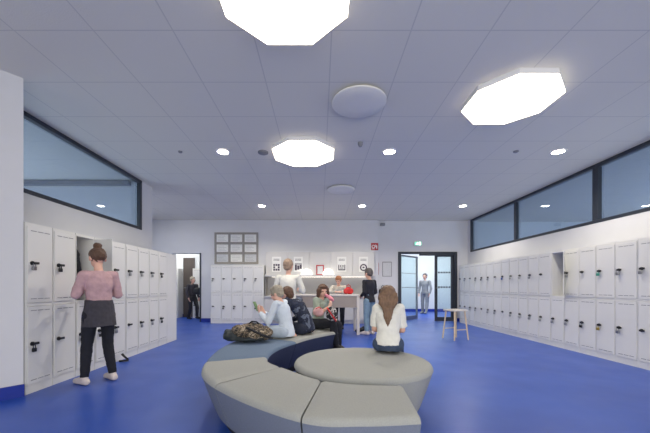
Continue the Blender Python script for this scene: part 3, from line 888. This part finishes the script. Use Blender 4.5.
# ------------------------------------------------------------------ people
def stand_pose(H):
    J = {}
    for s, n in ((-1, 'L'), (1, 'R')):
        J['hip' + n] = V((s * .055 * H, 0, .50 * H)); J['knee' + n] = V((s * .058 * H, .012 * H, .275 * H)); J['ankle' + n] = V((s * .06 * H, 0, .05 * H))
        J['toe' + n] = V((s * .07 * H, .095 * H, .018 * H))
        J['sh' + n] = V((s * .115 * H, 0, .795 * H)); J['el' + n] = V((s * .142 * H, -.01 * H, .63 * H)); J['wr' + n] = V((s * .135 * H, .05 * H, .495 * H))
    J['pelvis'] = V((0, 0, .52 * H)); J['waist'] = V((0, .004, .61 * H)); J['chest'] = V((0, 0, .73 * H)); J['neck'] = V((0, .0, .825 * H)); J['head'] = V((0, .012 * H, .925 * H))
    J['face'] = V((0, 1, 0)); J['up'] = V((0, 0, 1))
    return J
def sit_pose(H, sz, lean=0.04, knee_y=None):
    J = {}
    z0 = sz + .062 * H
    for s, n in ((-1, 'L'), (1, 'R')):
        J['hip' + n] = V((s * .06 * H, 0, z0)); J['knee' + n] = V((s * .075 * H, .25 * H, z0 + .005)); J['ankle' + n] = V((s * .075 * H, .27 * H, .06)); J['toe' + n] = V((s * .085 * H, .27 * H + .1 * H, .025))
        J['sh' + n] = V((s * .112 * H, lean * 2.2, z0 + .275 * H)); J['el' + n] = V((s * .15 * H, lean + .04 * H, z0 + .12 * H)); J['wr' + n] = V((s * .09 * H, .17 * H, z0 + .09 * H))
    J['pelvis'] = V((0, -.01, z0)); J['waist'] = V((0, lean * .4 - .01, z0 + .10 * H)); J['chest'] = V((0, lean * 1.4, z0 + .21 * H)); J['neck'] = V((0, lean * 2.6, z0 + .30 * H)); J['head'] = V((0, lean * 3.4 + .01, z0 + .395 * H))
    J['face'] = V((0, 1, -.15)); J['up'] = V((0, 0, 1))
    return J

def torso_rings(J, k, e=0.0, z_from=0.0, hem=None, top=True):
    """ellipse rings from the crotch to the neck"""
    sh = (J['shR'] - J['shL']).normalized(); hp = (J['hipR'] - J['hipL']).normalized()
    P, Wt, C, Nk = J['pelvis'], J['waist'], J['chest'], J['neck']
    low = P + (P - Wt).normalized() * .06 * k
    seq = [(low, .095, .085, hp), (P, .125, .098, hp), (P.lerp(Wt, .6), .115, .085, hp), (Wt, .105, .078, (hp + sh).normalized()), (Wt.lerp(C, .5), .113, .083, sh), (C, .125, .088, sh),
           (C.lerp(Nk, .5), .128, .078, sh), (C.lerp(Nk, .82), .092, .058, sh), (Nk, .05, .048, sh)]
    out = []
    for i, (c, rx, ry, side) in enumerate(seq):
        a = seq[max(0, i - 1)][0]; b = seq[min(len(seq) - 1, i + 1)][0]
        up = (b - a).normalized(); fw = up.cross(side).normalized(); sd = fw.cross(up)
        out.append(circ(c, sd, fw, rx * k + e, ry * k + e, 22))
    return out

def hand(bm, wr, d, n, k, side, curl=0.6):
    """palm, four unequal two-segment fingers and a thumb; d = pointing, n = palm normal"""
    d = d.normalized(); n = (n - d * n.dot(d)).normalized(); l = d.cross(n).normalized() * side
    palm_c = wr + d * .045 * k
    R = Matrix((l, d, n)).transposed()
    ell(bm, palm_c, (.034 * k, .048 * k, .014 * k), R, 14)
    cap(bm, wr - d * .015 * k, wr + d * .02 * k, .021 * k, .022 * k, 10)
    for i, ln in enumerate((.060, .070, .066, .050)):
        o = (i - 1.5) * .0165 * k
        a = wr + d * .082 * k - l * o * -1
        a = wr + d * (.084 if i in (1, 2) else .077) * k + l * o
        c1 = curl * .5; c2 = curl * 1.3
        b = a + (d * math.cos(c1) + n * math.sin(c1)) * ln * .52 * k + l * o * .12
        c = b + (d * math.cos(c2) + n * math.sin(c2)) * ln * .48 * k
        cap(bm, a, b, .0085 * k, .0075 * k, 8); cap(bm, b, c, .0075 * k, .006 * k, 8)
    a = wr + d * .028 * k - l * .026 * k
    b = a + (d * .7 - l * .55 + n * .35).normalized() * .034 * k
    c = b + (d * .95 - l * .05 + n * .35).normalized() * .026 * k
    cap(bm, a, b, .0115 * k, .009 * k, 8); cap(bm, b, c, .009 * k, .007 * k, 8)

def person(label, loc, yaw, H, J, top, bottom, shoes, hair, hairm, vox=0.007, sleeve=1.0, hand_dirs=None, shirt_len=0.0, pants_to=1.0, curl=0.6, skirt=None, loose=0.012, group=None, hair_len=0.0):
    k = H / 1.45
    for n in list(J):
        J[n] = V(J[n])
    t = thing('person', label, 'person', loc, yaw, group)
    hd = hand_dirs or {}
    f = J['face'].normalized(); up = (J['up'] - f * J['up'].dot(f)).normalized(); rt = f.cross(up).normalized()
    HR = Matrix((rt, f, up)).transposed()
    hc = J['head']
    hl = lambda x, y, z: hc + rt * (x * k) + f * (y * k) + up * (z * k)
    # body
    bm = B()
    rings(bm, torso_rings(J, k))
    cap(bm, J['neck'] - (hc - J['neck']).normalized() * .03 * k, hc.lerp(J['neck'], .3), .042 * k, .038 * k)
    ell(bm, hl(0, -.008, .018), (.071 * k, .086 * k, .084 * k), HR, 20)          # cranium
    ell(bm, hl(0, .022, -.040), (.054 * k, .060 * k, .062 * k), HR, 18)          # jaw and cheeks
    ell(bm, hl(0, .055, -.078), (.024 * k, .022 * k, .020 * k), HR, 12)          # chin
    cap(bm, hl(0, .076, .002), hl(0, .094, -.030), .009 * k, .013 * k, 10)       # nose
    ell(bm, hl(0, .074, .016), (.046 * k, .012 * k, .012 * k), HR, 12)           # brow
    for s in (-1, 1):
        ell(bm, hl(s * .073, -.006, -.012), (.010 * k, .020 * k, .030 * k), HR, 12)   # ear
    for n, s in (('L', -1), ('R', 1)):
        sh, el, wr = J['sh' + n], J['el' + n], J['wr' + n]
        cap(bm, sh, el, .042 * k, .033 * k); cap(bm, el, wr, .034 * k, .023 * k)
        cap(bm, J['chest'].lerp(J['neck'], .55), sh, .05 * k, .042 * k)
        hp, kn, an, to = J['hip' + n], J['knee' + n], J['ankle' + n], J['toe' + n]
        cap(bm, hp, kn, .072 * k, .048 * k)
        calf = kn.lerp(an, .3)
        cap(bm, kn, calf, .047 * k, .048 * k); cap(bm, calf, an, .048 * k, .030 * k)
        heel = an + (an - to) * .28; heel.z = min(heel.z, an.z - .01)
        cap(bm, an, to, .030 * k, .026 * k); cap(bm, an, V((heel.x, heel.y, to.z + .006)), .028 * k, .026 * k)
        dd, nn = hd.get(n, (wr - el, None))
        dd = V(dd)
        nn = V(nn) if nn is not None else V((-s, 0.2, 0.1))
        hand(bm, wr, dd, nn, k * .95, s, curl)
    voxel('body', bm, M['skin'], vox, t, 3)
    for s in (-1, 1):
        bm = B(); ell(bm, hl(s * .030, .0735, .000), (.011 * k, .006 * k, .007 * k), HR, 10); link('eye', bm, M['eye'], t, smooth=True)
    bm = B(); ell(bm, hl(0, .0815, -.056), (.020 * k, .006 * k, .006 * k), HR, 10); link('mouth', bm, M['lip'], t, smooth=True)
    # trousers
    bm = B()
    rg = torso_rings(J, k, .008)
    rings(bm, rg[:4])
    for n in 'LR':
        hp, kn, an = J['hip' + n], J['knee' + n], J['ankle' + n]
        cap(bm, hp, kn, .072 * k + loose, .050 * k + loose)
        if pants_to > 0.5:
            e = kn.lerp(an, pants_to * .97)
            calf = kn.lerp(an, .3)
            cap(bm, kn, calf, .050 * k + loose, .049 * k + loose); cap(bm, calf, e, .049 * k + loose, .036 * k + loose, 14, False, True)
    voxel('trousers', bm, bottom, vox, t, 5, .004, 16)
    if skirt:
        bm = B(); rg = torso_rings(J, k, .024)
        lowr = [p + V((0, 0, -.09 * k)) for p in rg[0]]
        c0 = sum(lowr, V()) / len(lowr); lowr = [c0 + (p - c0) * 1.35 for p in lowr]
        mid = [p for p in rg[1]]
        rings(bm, [lowr, mid, rg[2], rg[3]])
        voxel('skirt', bm, skirt, vox, t, 4, .005, 14)
    # top
    bm = B()
    rg = torso_rings(J, k, .013)
    start = 2
    if shirt_len > 0:
        c0 = J['pelvis']; base = [p + (J['pelvis'] - J['waist']).normalized() * (shirt_len - .05) for p in rg[1]]
        rings(bm, [base] + rg[1:])
    else:
        rings(bm, rg[2:])
    for n, s in (('L', -1), ('R', 1)):
        sh, el, wr = J['sh' + n], J['el' + n], J['wr' + n]
        cap(bm, J['chest'].lerp(J['neck'], .55), sh, .048 * k + .010, .040 * k + .007)
        if sleeve <= .6:
            cap(bm, sh, sh.lerp(el, sleeve / .6 * .75 + .1), .040 * k + .008, .040 * k + .014, 14, False, True)
        else:
            cap(bm, sh, el, .040 * k + .008, .036 * k + .009)
            cap(bm, el, el.lerp(wr, (sleeve - .6) / .4 * .96), .036 * k + .009, .026 * k + .009, 14, False, True)
    voxel('top', bm, top, vox, t, 4, .007, 13)
    # shoes
    for n in 'LR':
        an, to = J['ankle' + n], J['toe' + n]
        bm = B()
        heel = an + (an - to) * .28; heel = V((heel.x, heel.y, to.z + .008))
        cap(bm, an + V((0, 0, -.005)), heel, .035 * k, .034 * k); cap(bm, heel, to + (to - heel).normalized() * .012, .034 * k, .031 * k); cap(bm, an, an.lerp(to, .7), .036 * k, .032 * k)
        if abs(to.z) < .06:
            for v in bm.verts: v.co.z = max(v.co.z, .001)
        voxel('shoe', bm, shoes, .008, t, 3)
    # hair
    bm = B()
    if hair == 'helmet':
        ell(bm, hl(0, -.020, .030), (.084 * k, .094 * k, .092 * k), HR, 20); ell(bm, hl(0, .03, .075), (.062 * k, .05 * k, .03 * k), HR, 14)
        ell(bm, hl(0, -.055, -.02), (.07 * k, .045 * k, .06 * k), HR, 16)
    elif hair == 'bob':
        ell(bm, hl(0, -.018, .032), (.088 * k, .094 * k, .090 * k), HR, 20); ell(bm, hl(0, .035, .072), (.066 * k, .052 * k, .03 * k), HR, 14)
        for s in (-1, 1):
            cap(bm, hl(s * .072, .012, .03), hl(s * .078, .012, -.06), .030 * k, .028 * k)
            cap(bm, hl(s * .05, -.05, .02), hl(s * .06, -.05, -.08), .045 * k, .04 * k)
        cap(bm, hl(0, -.06, .02), hl(0, -.065, -.08), .05 * k, .045 * k)
    elif hair == 'bun':
        ell(bm, hl(0, -.016, .028), (.080 * k, .093 * k, .086 * k), HR, 20); ell(bm, hl(0, .03, .07), (.055 * k, .05 * k, .03 * k), HR, 14)
        ell(bm, hl(0, -.035, .128), (.042 * k, .042 * k, .036 * k), HR, 14)
    elif hair == 'long':
        ell(bm, hl(0, -.018, .030), (.086 * k, .095 * k, .090 * k), HR, 20); ell(bm, hl(0, .035, .072), (.064 * k, .05 * k, .03 * k), HR, 14)
        back = [hl(0, -.045, .02)]
        for s in (-1, -.5, 0, .5, 1):
            a = hl(s * .060, -.045, .02); b = hl(s * .066, -.055, -.09); c = hl(s * .036, -.080, -.09) + V((0, 0, -.06 * k)); e = hl(s * .020, -.10, -.12) + V((0, 0, -hair_len * k * (1 - .25 * abs(s))))
            tube(bm, [a, a.lerp(b, .5), b, c.lerp(b, .4) + V((0, -.004, 0)), c, c.lerp(e, .5), e], [.042 * k, .044 * k, .038 * k, .032 * k, .027 * k, .022 * k, .010 * k], 10)
    elif hair == 'hood':
        ell(bm, hl(0, -.016, .030), (.090 * k, .096 * k, .096 * k), HR, 20); ell(bm, hl(0, -.045, -.05), (.08 * k, .06 * k, .06 * k), HR, 16)
    voxel('hair', bm, hairm, vox, t, 3, .006, 26)
    return t

def hairmat(name, rgb):
    return mat(name, rgb, 0.55, 0.28, 30, 0.5, 90, stretch=(3, 3, 0.6))
M['h_brown'] = hairmat('hair_brown', (92, 66, 50)); M['h_lbrown'] = hairmat('hair_light_brown', (116, 90, 70)); M['h_ash'] = hairmat('hair_ash_blond', (160, 152, 136))
M['h_red'] = hairmat('hair_ginger', (170, 110, 70)); M['h_grey'] = hairmat('hair_grey_brown', (96, 90, 88)); M['h_mid'] = hairmat('hair_mid_brown', (152, 130, 112))
M['c_pink'] = mat('dusty_pink_knit', (190, 156, 160), 0.9, 0.10, 20, 0.3, 60); M['c_char'] = mat('charcoal_cloth', (62, 60, 68), 0.9, 0.12, 18)
M['c_black'] = mat('black_leggings', (24, 26, 36), 0.85, 0.15, 20); M['c_sock'] = mat('pale_shoes', (206, 196, 194), 0.8, 0.06)
M['c_white'] = mat('white_cotton', (222, 222, 216), 0.9, 0.03, 10, 0.3, 30); M['c_white2'] = mat('pale_blue_white_cotton', (206, 216, 228), 0.9, 0.03, 10, 0.3, 30)
M['c_pale'] = mat('pale_trousers', (176, 188, 202), 0.9, 0.06, 14); M['c_dnavy'] = mat('dark_navy_trousers', (34, 40, 58), 0.9, 0.12, 14)
M['c_jeans'] = mat('dark_denim', (58, 72, 96), 0.9, 0.15, 40); M['c_ljeans'] = mat('light_denim', (120, 146, 166), 0.9, 0.12, 40)
M['c_navy'] = patches('navy_patterned_hoodie', [(30, 36, 56), (36, 44, 66), (30, 36, 56), (90, 98, 116)], 9, 0.9, 1.0)
M['c_green'] = mat('sage_cotton', (152, 164, 150), 0.9, 0.06, 14); M['c_cream'] = patches('cream_shirt_print', [(222, 216, 202), (226, 220, 206), (200, 196, 182), (228, 224, 212)], 12)
M['c_jacket'] = mat('black_jacket', (32, 32, 42), 0.75, 0.15, 14); M['c_gpale'] = mat('pale_grey_cotton', (206, 206, 206), 0.9, 0.05); M['c_grey'] = mat('grey_cotton', (138, 142, 146), 0.9, 0.08)
M['c_dark'] = mat('dark_shoes', (30, 30, 36), 0.6, 0.1)
YAW = lambda dx, dy: math.atan2(-dx, dy)      # local +y turned to (dx, dy)

# 1 girl in pink at the open left locker
H = 1.46
J = stand_pose(H)
J['hipL'].x -= .005; J['ankleL'] = V((-.13, .02, .07)); J['toeL'] = V((-.15, .155, .026)); J['kneeL'] = V((-.10, .04, .40))
J['ankleR'] = V((.12, -.03, .07)); J['toeR'] = V((.12, .11, .026)); J['kneeR'] = V((.09, .02, .40))
for n, s in (('L', -1), ('R', 1)):
    J['sh' + n].x = s * .145; J['el' + n] = V((s * .20, .03, .945)); J['wr' + n] = V((s * .09, .20, 1.00))
J['face'] = V((0, 1, -.25)); J['head'] = V((0, .045, 1.345)); J['neck'] = V((0, .015, 1.20))
person('girl with a hair bun and pink sweater facing the open left locker', (-2.39, 3.40, 0), YAW(-.84, .55), H, J, M['c_pink'], M['c_black'], M['c_sock'], 'bun', M['h_brown'],
       vox=.006, skirt=M['c_char'], loose=.004, hand_dirs={'L': ((.35, .9, .1), (.8, -.2, 0)), 'R': ((-.35, .9, .1), (-.8, -.2, 0))})

# 2 girl sitting on the pouf, seen from behind
H = 1.22
J = sit_pose(H, SEAT + .004, .01)
for n, s in (('L', -1), ('R', 1)):
    J['sh' + n].x = s * .108; J['el' + n] = V((s * .128, .06, .63)); J['wr' + n] = V((s * .08, .20, .60)); J['knee' + n] = V((s * .09, .30, .47)); J['ankle' + n] = V((s * .10, .36, .07)); J['toe' + n] = V((s * .11, .47, .026))
J['face'] = V((0, 1, -.3)); J['head'] = V((0, .03, .945)); J['neck'] = V((0, .01, .825))
gx = at(389, 353, 2.86)
person('long-haired girl in white T-shirt sitting on the round pouf, back turned', (gx.x, 2.90, 0), YAW(.25, .97), H, J, M['c_white'], M['c_jeans'], M['c_dark'], 'long', M['h_lbrown'], vox=.005, sleeve=.6, hair_len=.24, loose=.010, shirt_len=.045,
       hand_dirs={'L': ((.3, 1, -.1), (.3, 0, -1)), 'R': ((-.3, 1, -.1), (-.3, 0, -1))})

# 3 blond child in white on the bench, facing left
H = 1.24
J = sit_pose(H, SEAT, .03)
J['face'] = V((.1, 1, -.4)); J['head'] = V((0, .115, .95)); J['neck'] = V((0, .06, .835))
J['elL'] = V((-.17, .16, .62)); J['wrL'] = V((-.07, .30, .72)); J['elR'] = V((.17, .15, .62)); J['wrR'] = V((.06, .30, .70))
J['kneeL'] = V((-.10, .31, .49)); J['kneeR'] = V((.10, .31, .49))
for n, s in (('L', -1), ('R', 1)):
    J['ankle' + n] = V((s * .09, .53, .20)); J['toe' + n] = V((s * .09, .64, .18))
    J['ankle' + n] = V((s * .09, .44, .14)); J['toe' + n] = V((s * .09, .55, .11))
person('blond child in a white shirt sitting on the bench beside the camouflage backpack', (-.415, 3.80, 0), YAW(-.97, .22), H, J, M['c_white2'], M['c_pale'], M['c_dark'], 'helmet', M['h_ash'], vox=.006,
       hand_dirs={'L': ((.2, .5, .8), (.6, -.6, 0)), 'R': ((-.1, .5, .8), (-.6, -.6, 0))}, curl=.9, shirt_len=.11)
bm = B(); box(bm, (-.035, -.006, -.065), (.035, .006, .065), .005)
M['phone'] = mat('green_case', (110, 140, 96), 0.5)
o = link('phone', bm, M['phone'], loc=(-.415 - .375, 3.80 + .085, .79), rot=(math.radians(-25), 0, YAW(-.97, .22)))
tag(o, 'small green phone held in the hands of the blond child', 'phone')

# 4 child in the navy hoodie
H = 1.30
J = sit_pose(H, SEAT, .09)
J['face'] = V((-.1, 1, -.35)); J['head'] = V((-.02, .29, .93)); J['neck'] = V((-.01, .225, .825))
J['shL'].y = J['shR'].y = .20; J['elR'] = V((.19, .20, .62)); J['wrR'] = V((.10, .34, .57)); J['elL'] = V((-.19, .14, .62)); J['wrL'] = V((-.20, .06, .465))
for n, s in (('L', -1), ('R', 1)):
    J['knee' + n] = V((s * .10, .32, .49)); J['ankle' + n] = V((s * .09, .40, .12)); J['toe' + n] = V((s * .09, .52, .09))
person('child in a dark navy patterned hoodie leaning forward on the bench', (-.18, 4.06, 0), YAW(-.86, .50), H, J, M['c_navy'], M['c_dnavy'], M['c_dark'], 'helmet', M['h_brown'], vox=.006,
       hand_dirs={'L': ((-.3, -.2, -.5), (0, 0, -1))}, curl=.4, loose=.014, shirt_len=.09)

# 5 child at the far end of the bench, facing the camera
H = 1.27
J = sit_pose(H, SEAT, .03)
J['face'] = V((.75, 1, -.1)); J['head'] = V((0, .09, .97)); J['neck'] = V((0, .06, .85))
J['elR'] = V((.17, .11, .64)); J['wrR'] = V((.05, .23, .75)); J['elL'] = V((-.18, .06, .62)); J['wrL'] = V((-.06, .22, .58))
J['kneeL'] = V((-.03, .33, .50)); J['ankleL'] = V((.0, .35, .21)); J['toeL'] = V((-.02, .45, .15))
J['kneeR'] = V((.10, .32, .52)); J['ankleR'] = V((.09, .37, .23)); J['toeR'] = V((.09, .47, .17))
person('brown-haired child in a sage shirt and black trousers at the far bench end', (-.03, 4.60, 0), YAW(.80, -.55), H, J, M['c_green'], M['c_black'], M['c_dark'], 'bob', M['h_brown'], vox=.006, sleeve=.5, curl=1.1,
       hand_dirs={'R': ((-.4, .1, .8), (-.3, -.9, 0)), 'L': ((.5, .8, 0), (0, 0, -1))})

# 6 ginger child leaning on the table
H = 1.36
J = stand_pose(H)
J['pelvis'].y = -.06; J['hipL'].y = J['hipR'].y = -.06
J['waist'] = V((0, -.02, .80)); J['chest'] = V((0, .07, .94)); J['neck'] = V((0, .14, 1.065)); J['head'] = V((0, .21, 1.19)); J['face'] = V((.2, 1, -.5))
for n, s in (('L', -1), ('R', 1)):
    J['sh' + n] = V((s * .15, .12, 1.03)); J['el' + n] = V((s * .20, .20, .92)); J['wr' + n] = V((s * .06, .36, .915))
person('ginger-haired child in a cream shirt leaning on the high table', (.47, 7.76, 0), YAW(-.12, -1), H, J, M['c_cream'], M['c_black'], M['c_dark'], 'helmet', M['h_red'], vox=.008,
       hand_dirs={'L': ((.8, .5, 0), (0, 0, -1)), 'R': ((-.8, .5, 0), (0, 0, -1))}, curl=.3)

# 7 child in the black jacket
H = 1.44
J = stand_pose(H)
for n, s in (('L', -1), ('R', 1)):
    J['el' + n] = V((s * .18, -.02, .92)); J['wr' + n] = V((s * .12, .12, .84))
J['head'] = V((0, .03, 1.325)); J['face'] = V((0, 1, -.2))
person('child in a black jacket and light jeans standing at the right end of the table', (1.07, 6.80, 0), YAW(-.65, .75), H, J, M['c_jacket'], M['c_ljeans'], M['c_sock'], 'helmet', M['h_grey'], vox=.008, shirt_len=.10, loose=.010)

# 8 pale standing figure behind the bench
H = 1.50
J = stand_pose(H)
J['face'] = V((.2, 1, -.1)); J['elL'] = V((-.25, .03, .96)); J['wrL'] = V((-.16, .22, .98)); J['elR'] = V((.25, .03, .96)); J['wrR'] = V((.16, .22, .98))
person('person in a white top standing behind the two children on the bench', (-.54, 5.35, 0), YAW(.15, 1), H, J, M['c_white'], M['c_gpale'], M['c_sock'], 'helmet', M['h_mid'], vox=.008, shirt_len=.05)

# 9 child in the far passage
H = 1.36
J = stand_pose(H)
J['ankleL'] = V((-.08, .12, .08)); J['toeL'] = V((-.08, .25, .04)); J['kneeL'] = V((-.08, .13, .40)); J['ankleR'] = V((.08, -.10, .07)); J['toeR'] = V((.08, .03, .026))
px = (192.5 - VX) * 10.1 / F
person('child in dark clothes walking through the far passage by the brown door', (px, 10.1, 0), YAW(.75, -.5), H, J, M['c_char'], M['c_dark'], M['c_dark'], 'helmet', M['h_ash'], vox=.010)
t = sack('shoulder_bag', 'black bag carried at the side by the child in the far passage', 'bag', (px + .2, 10.0, .80), 0.5, [((0, 0, 0.1), (0.13, 0.08, 0.12)), ((0.03, 0, 0.06), (0.12, 0.08, 0.08))], M['blackbag'], .014)
bm = B(); tube(bm, [(-.08, 0, .17), (-.10, .02, .28), (-.14, .04, .36)], .012); link('strap', bm, M['blackbag'], t, smooth=True)

# 10 figure in the corridor behind the glass door
H = 1.56
J = stand_pose(H)
J['elL'] = V((-.24, .0, .98)); J['ankleL'] = V((-.09, .10, .08)); J['toeL'] = V((-.09, .23, .04))
px = (425 - VX) * 12.2 / F
person('person in grey standing in the corridor behind the glass door', (px, 12.2, 0), YAW(-.6, -.7), H, J, M['c_grey'], M['c_grey'], M['c_grey'], 'helmet', M['h_grey'], vox=.011)

# things on the lap of child 5
M['pink'] = mat('pink_plush', (222, 140, 156), 0.85, 0.12, 20, 0.4, 50)
p = at(329, 298, 4.30)
bm = B(); cap(bm, (-.04, 0, .035), (.025, 0, -.005), .020, .032); cap(bm, (.025, 0, -.005), (.055, .01, -.03), .030, .022)
o = voxel('plush_toy', bm, M['pink'], .008, None, 4, .006, 20); o.location = p; tag(o, 'pink plush toy held up at the mouth of the sage-shirted child', 'toy')
M['palepink'] = mat('pale_pink_cloth', (214, 168, 168), 0.85, 0.12, 12, 0.4, 40)
t = sack('pink_pouch', 'pale pink pouch on the lap of the sage-shirted child', 'bag', at(318, 316, 4.34), 0.3, [((0, 0, .06), (.075, .05, .065)), ((.02, 0, .04), (.07, .05, .045))], M['palepink'], .009)
bm = B(); tube(bm, [(-.04, -.03, .10), (0, -.05, .13), (.04, -.03, .10)], .006); link('strap', bm, M['redbag'], t, smooth=True)
M['bw'] = patches('black_white_cloth', [(30, 30, 34), (40, 40, 44), (200, 196, 192), (34, 34, 38)], 14)
t = sack('patterned_bag', 'black and white bag with a red strap on the knees of the sage-shirted child', 'bag', at(330.5, 321, 4.28), 0.4, [((0, 0, .10), (.07, .045, .10)), ((.03, 0, .07), (.075, .05, .07)), ((.05, .02, .12), (.05, .04, .07))], M['bw'], .009)
bm = B(); tube(bm, [(-.07, -.03, .19), (-.03, -.055, .12), (.02, -.06, .05), (.06, -.05, .0)], .010); link('strap', bm, M['redbag'], t, smooth=True)

# ------------------------------------------------------------------ lights
def area(name, loc, rot, size, energy, color=(1, 1, 1), sy=None):
    l = bpy.data.lights.new(name, 'AREA'); l.energy = energy; l.color = color; l.size = size
    if sy: l.shape = 'RECTANGLE'; l.size_y = sy
    o = bpy.data.objects.new(name, l); COL.objects.link(o); o.location = loc; o.rotation_euler = rot
    return o
area('corridor_lamp', (4.2, 11.4, CEIL - 0.05), (0, 0, 0), 3.0, 85, (.97, 1.0, 1.0), 1.5)
area('passage_lamp', (-4.8, 9.95, CEIL - 0.05), (0, 0, 0), 1.5, 22, (1, .98, .95), .8)
area('nook_fill', (-4.2, 7.4, CEIL - 0.05), (0, 0, 0), 0.9, 16, (.95, .97, 1), .5)  # added lamp without a fitting, evens the nook wall with the left wall
area('left_room_fill', (-6.7, 4.0, 1.2), (0, math.radians(-90), 0), 2.0, 62, (.96, .97, 1.0), 3.0)  # added area lamp inside the room, brightens what shows through the left pane
area('right_room_fill', (9.7, 4.0, 1.2), (0, math.radians(90), 0), 2.0, 165, (.94, .96, 1.0), 8.0)  # same kind of added lamp for the panes on the right

area('added_front_fill', (1.0, -3.5, 1.6), (math.radians(90), 0, 0), 5.0, 210, (1.0, .96, .88), 2.4)  # added fill outside the unseen window, lights benches and lockers from the front
w = bpy.data.worlds.new('world'); scene.world = w; w.use_nodes = True
w.node_tree.nodes['Background'].inputs['Color'].default_value = (0.6, 0.7, 0.85, 1); w.node_tree.nodes['Background'].inputs['Strength'].default_value = 0.15

# ------------------------------------------------------------------ camera and view
cam = bpy.data.cameras.new('camera'); cam.sensor_width = 36.0; cam.lens = F * 36.0 / 650.0
cam.shift_x = (325.0 - VX) / 650.0; cam.shift_y = (VY - 216.5) / 650.0
cam.clip_start = 0.05
co = bpy.data.objects.new('camera', cam); COL.objects.link(co); co.location = (0, 0, EYE); co.rotation_euler = (PI / 2, 0, 0)
scene.camera = co
vs = scene.view_settings
vs.view_transform = 'Standard'; vs.look = 'None'; vs.gamma = 1.0; vs.use_curve_mapping = False
vs.exposure = 0.6
scene.cycles.max_bounces = 8; scene.cycles.diffuse_bounces = 5; scene.cycles.sample_clamp_indirect = 6

bpy.data.scenes.remove(WORK)
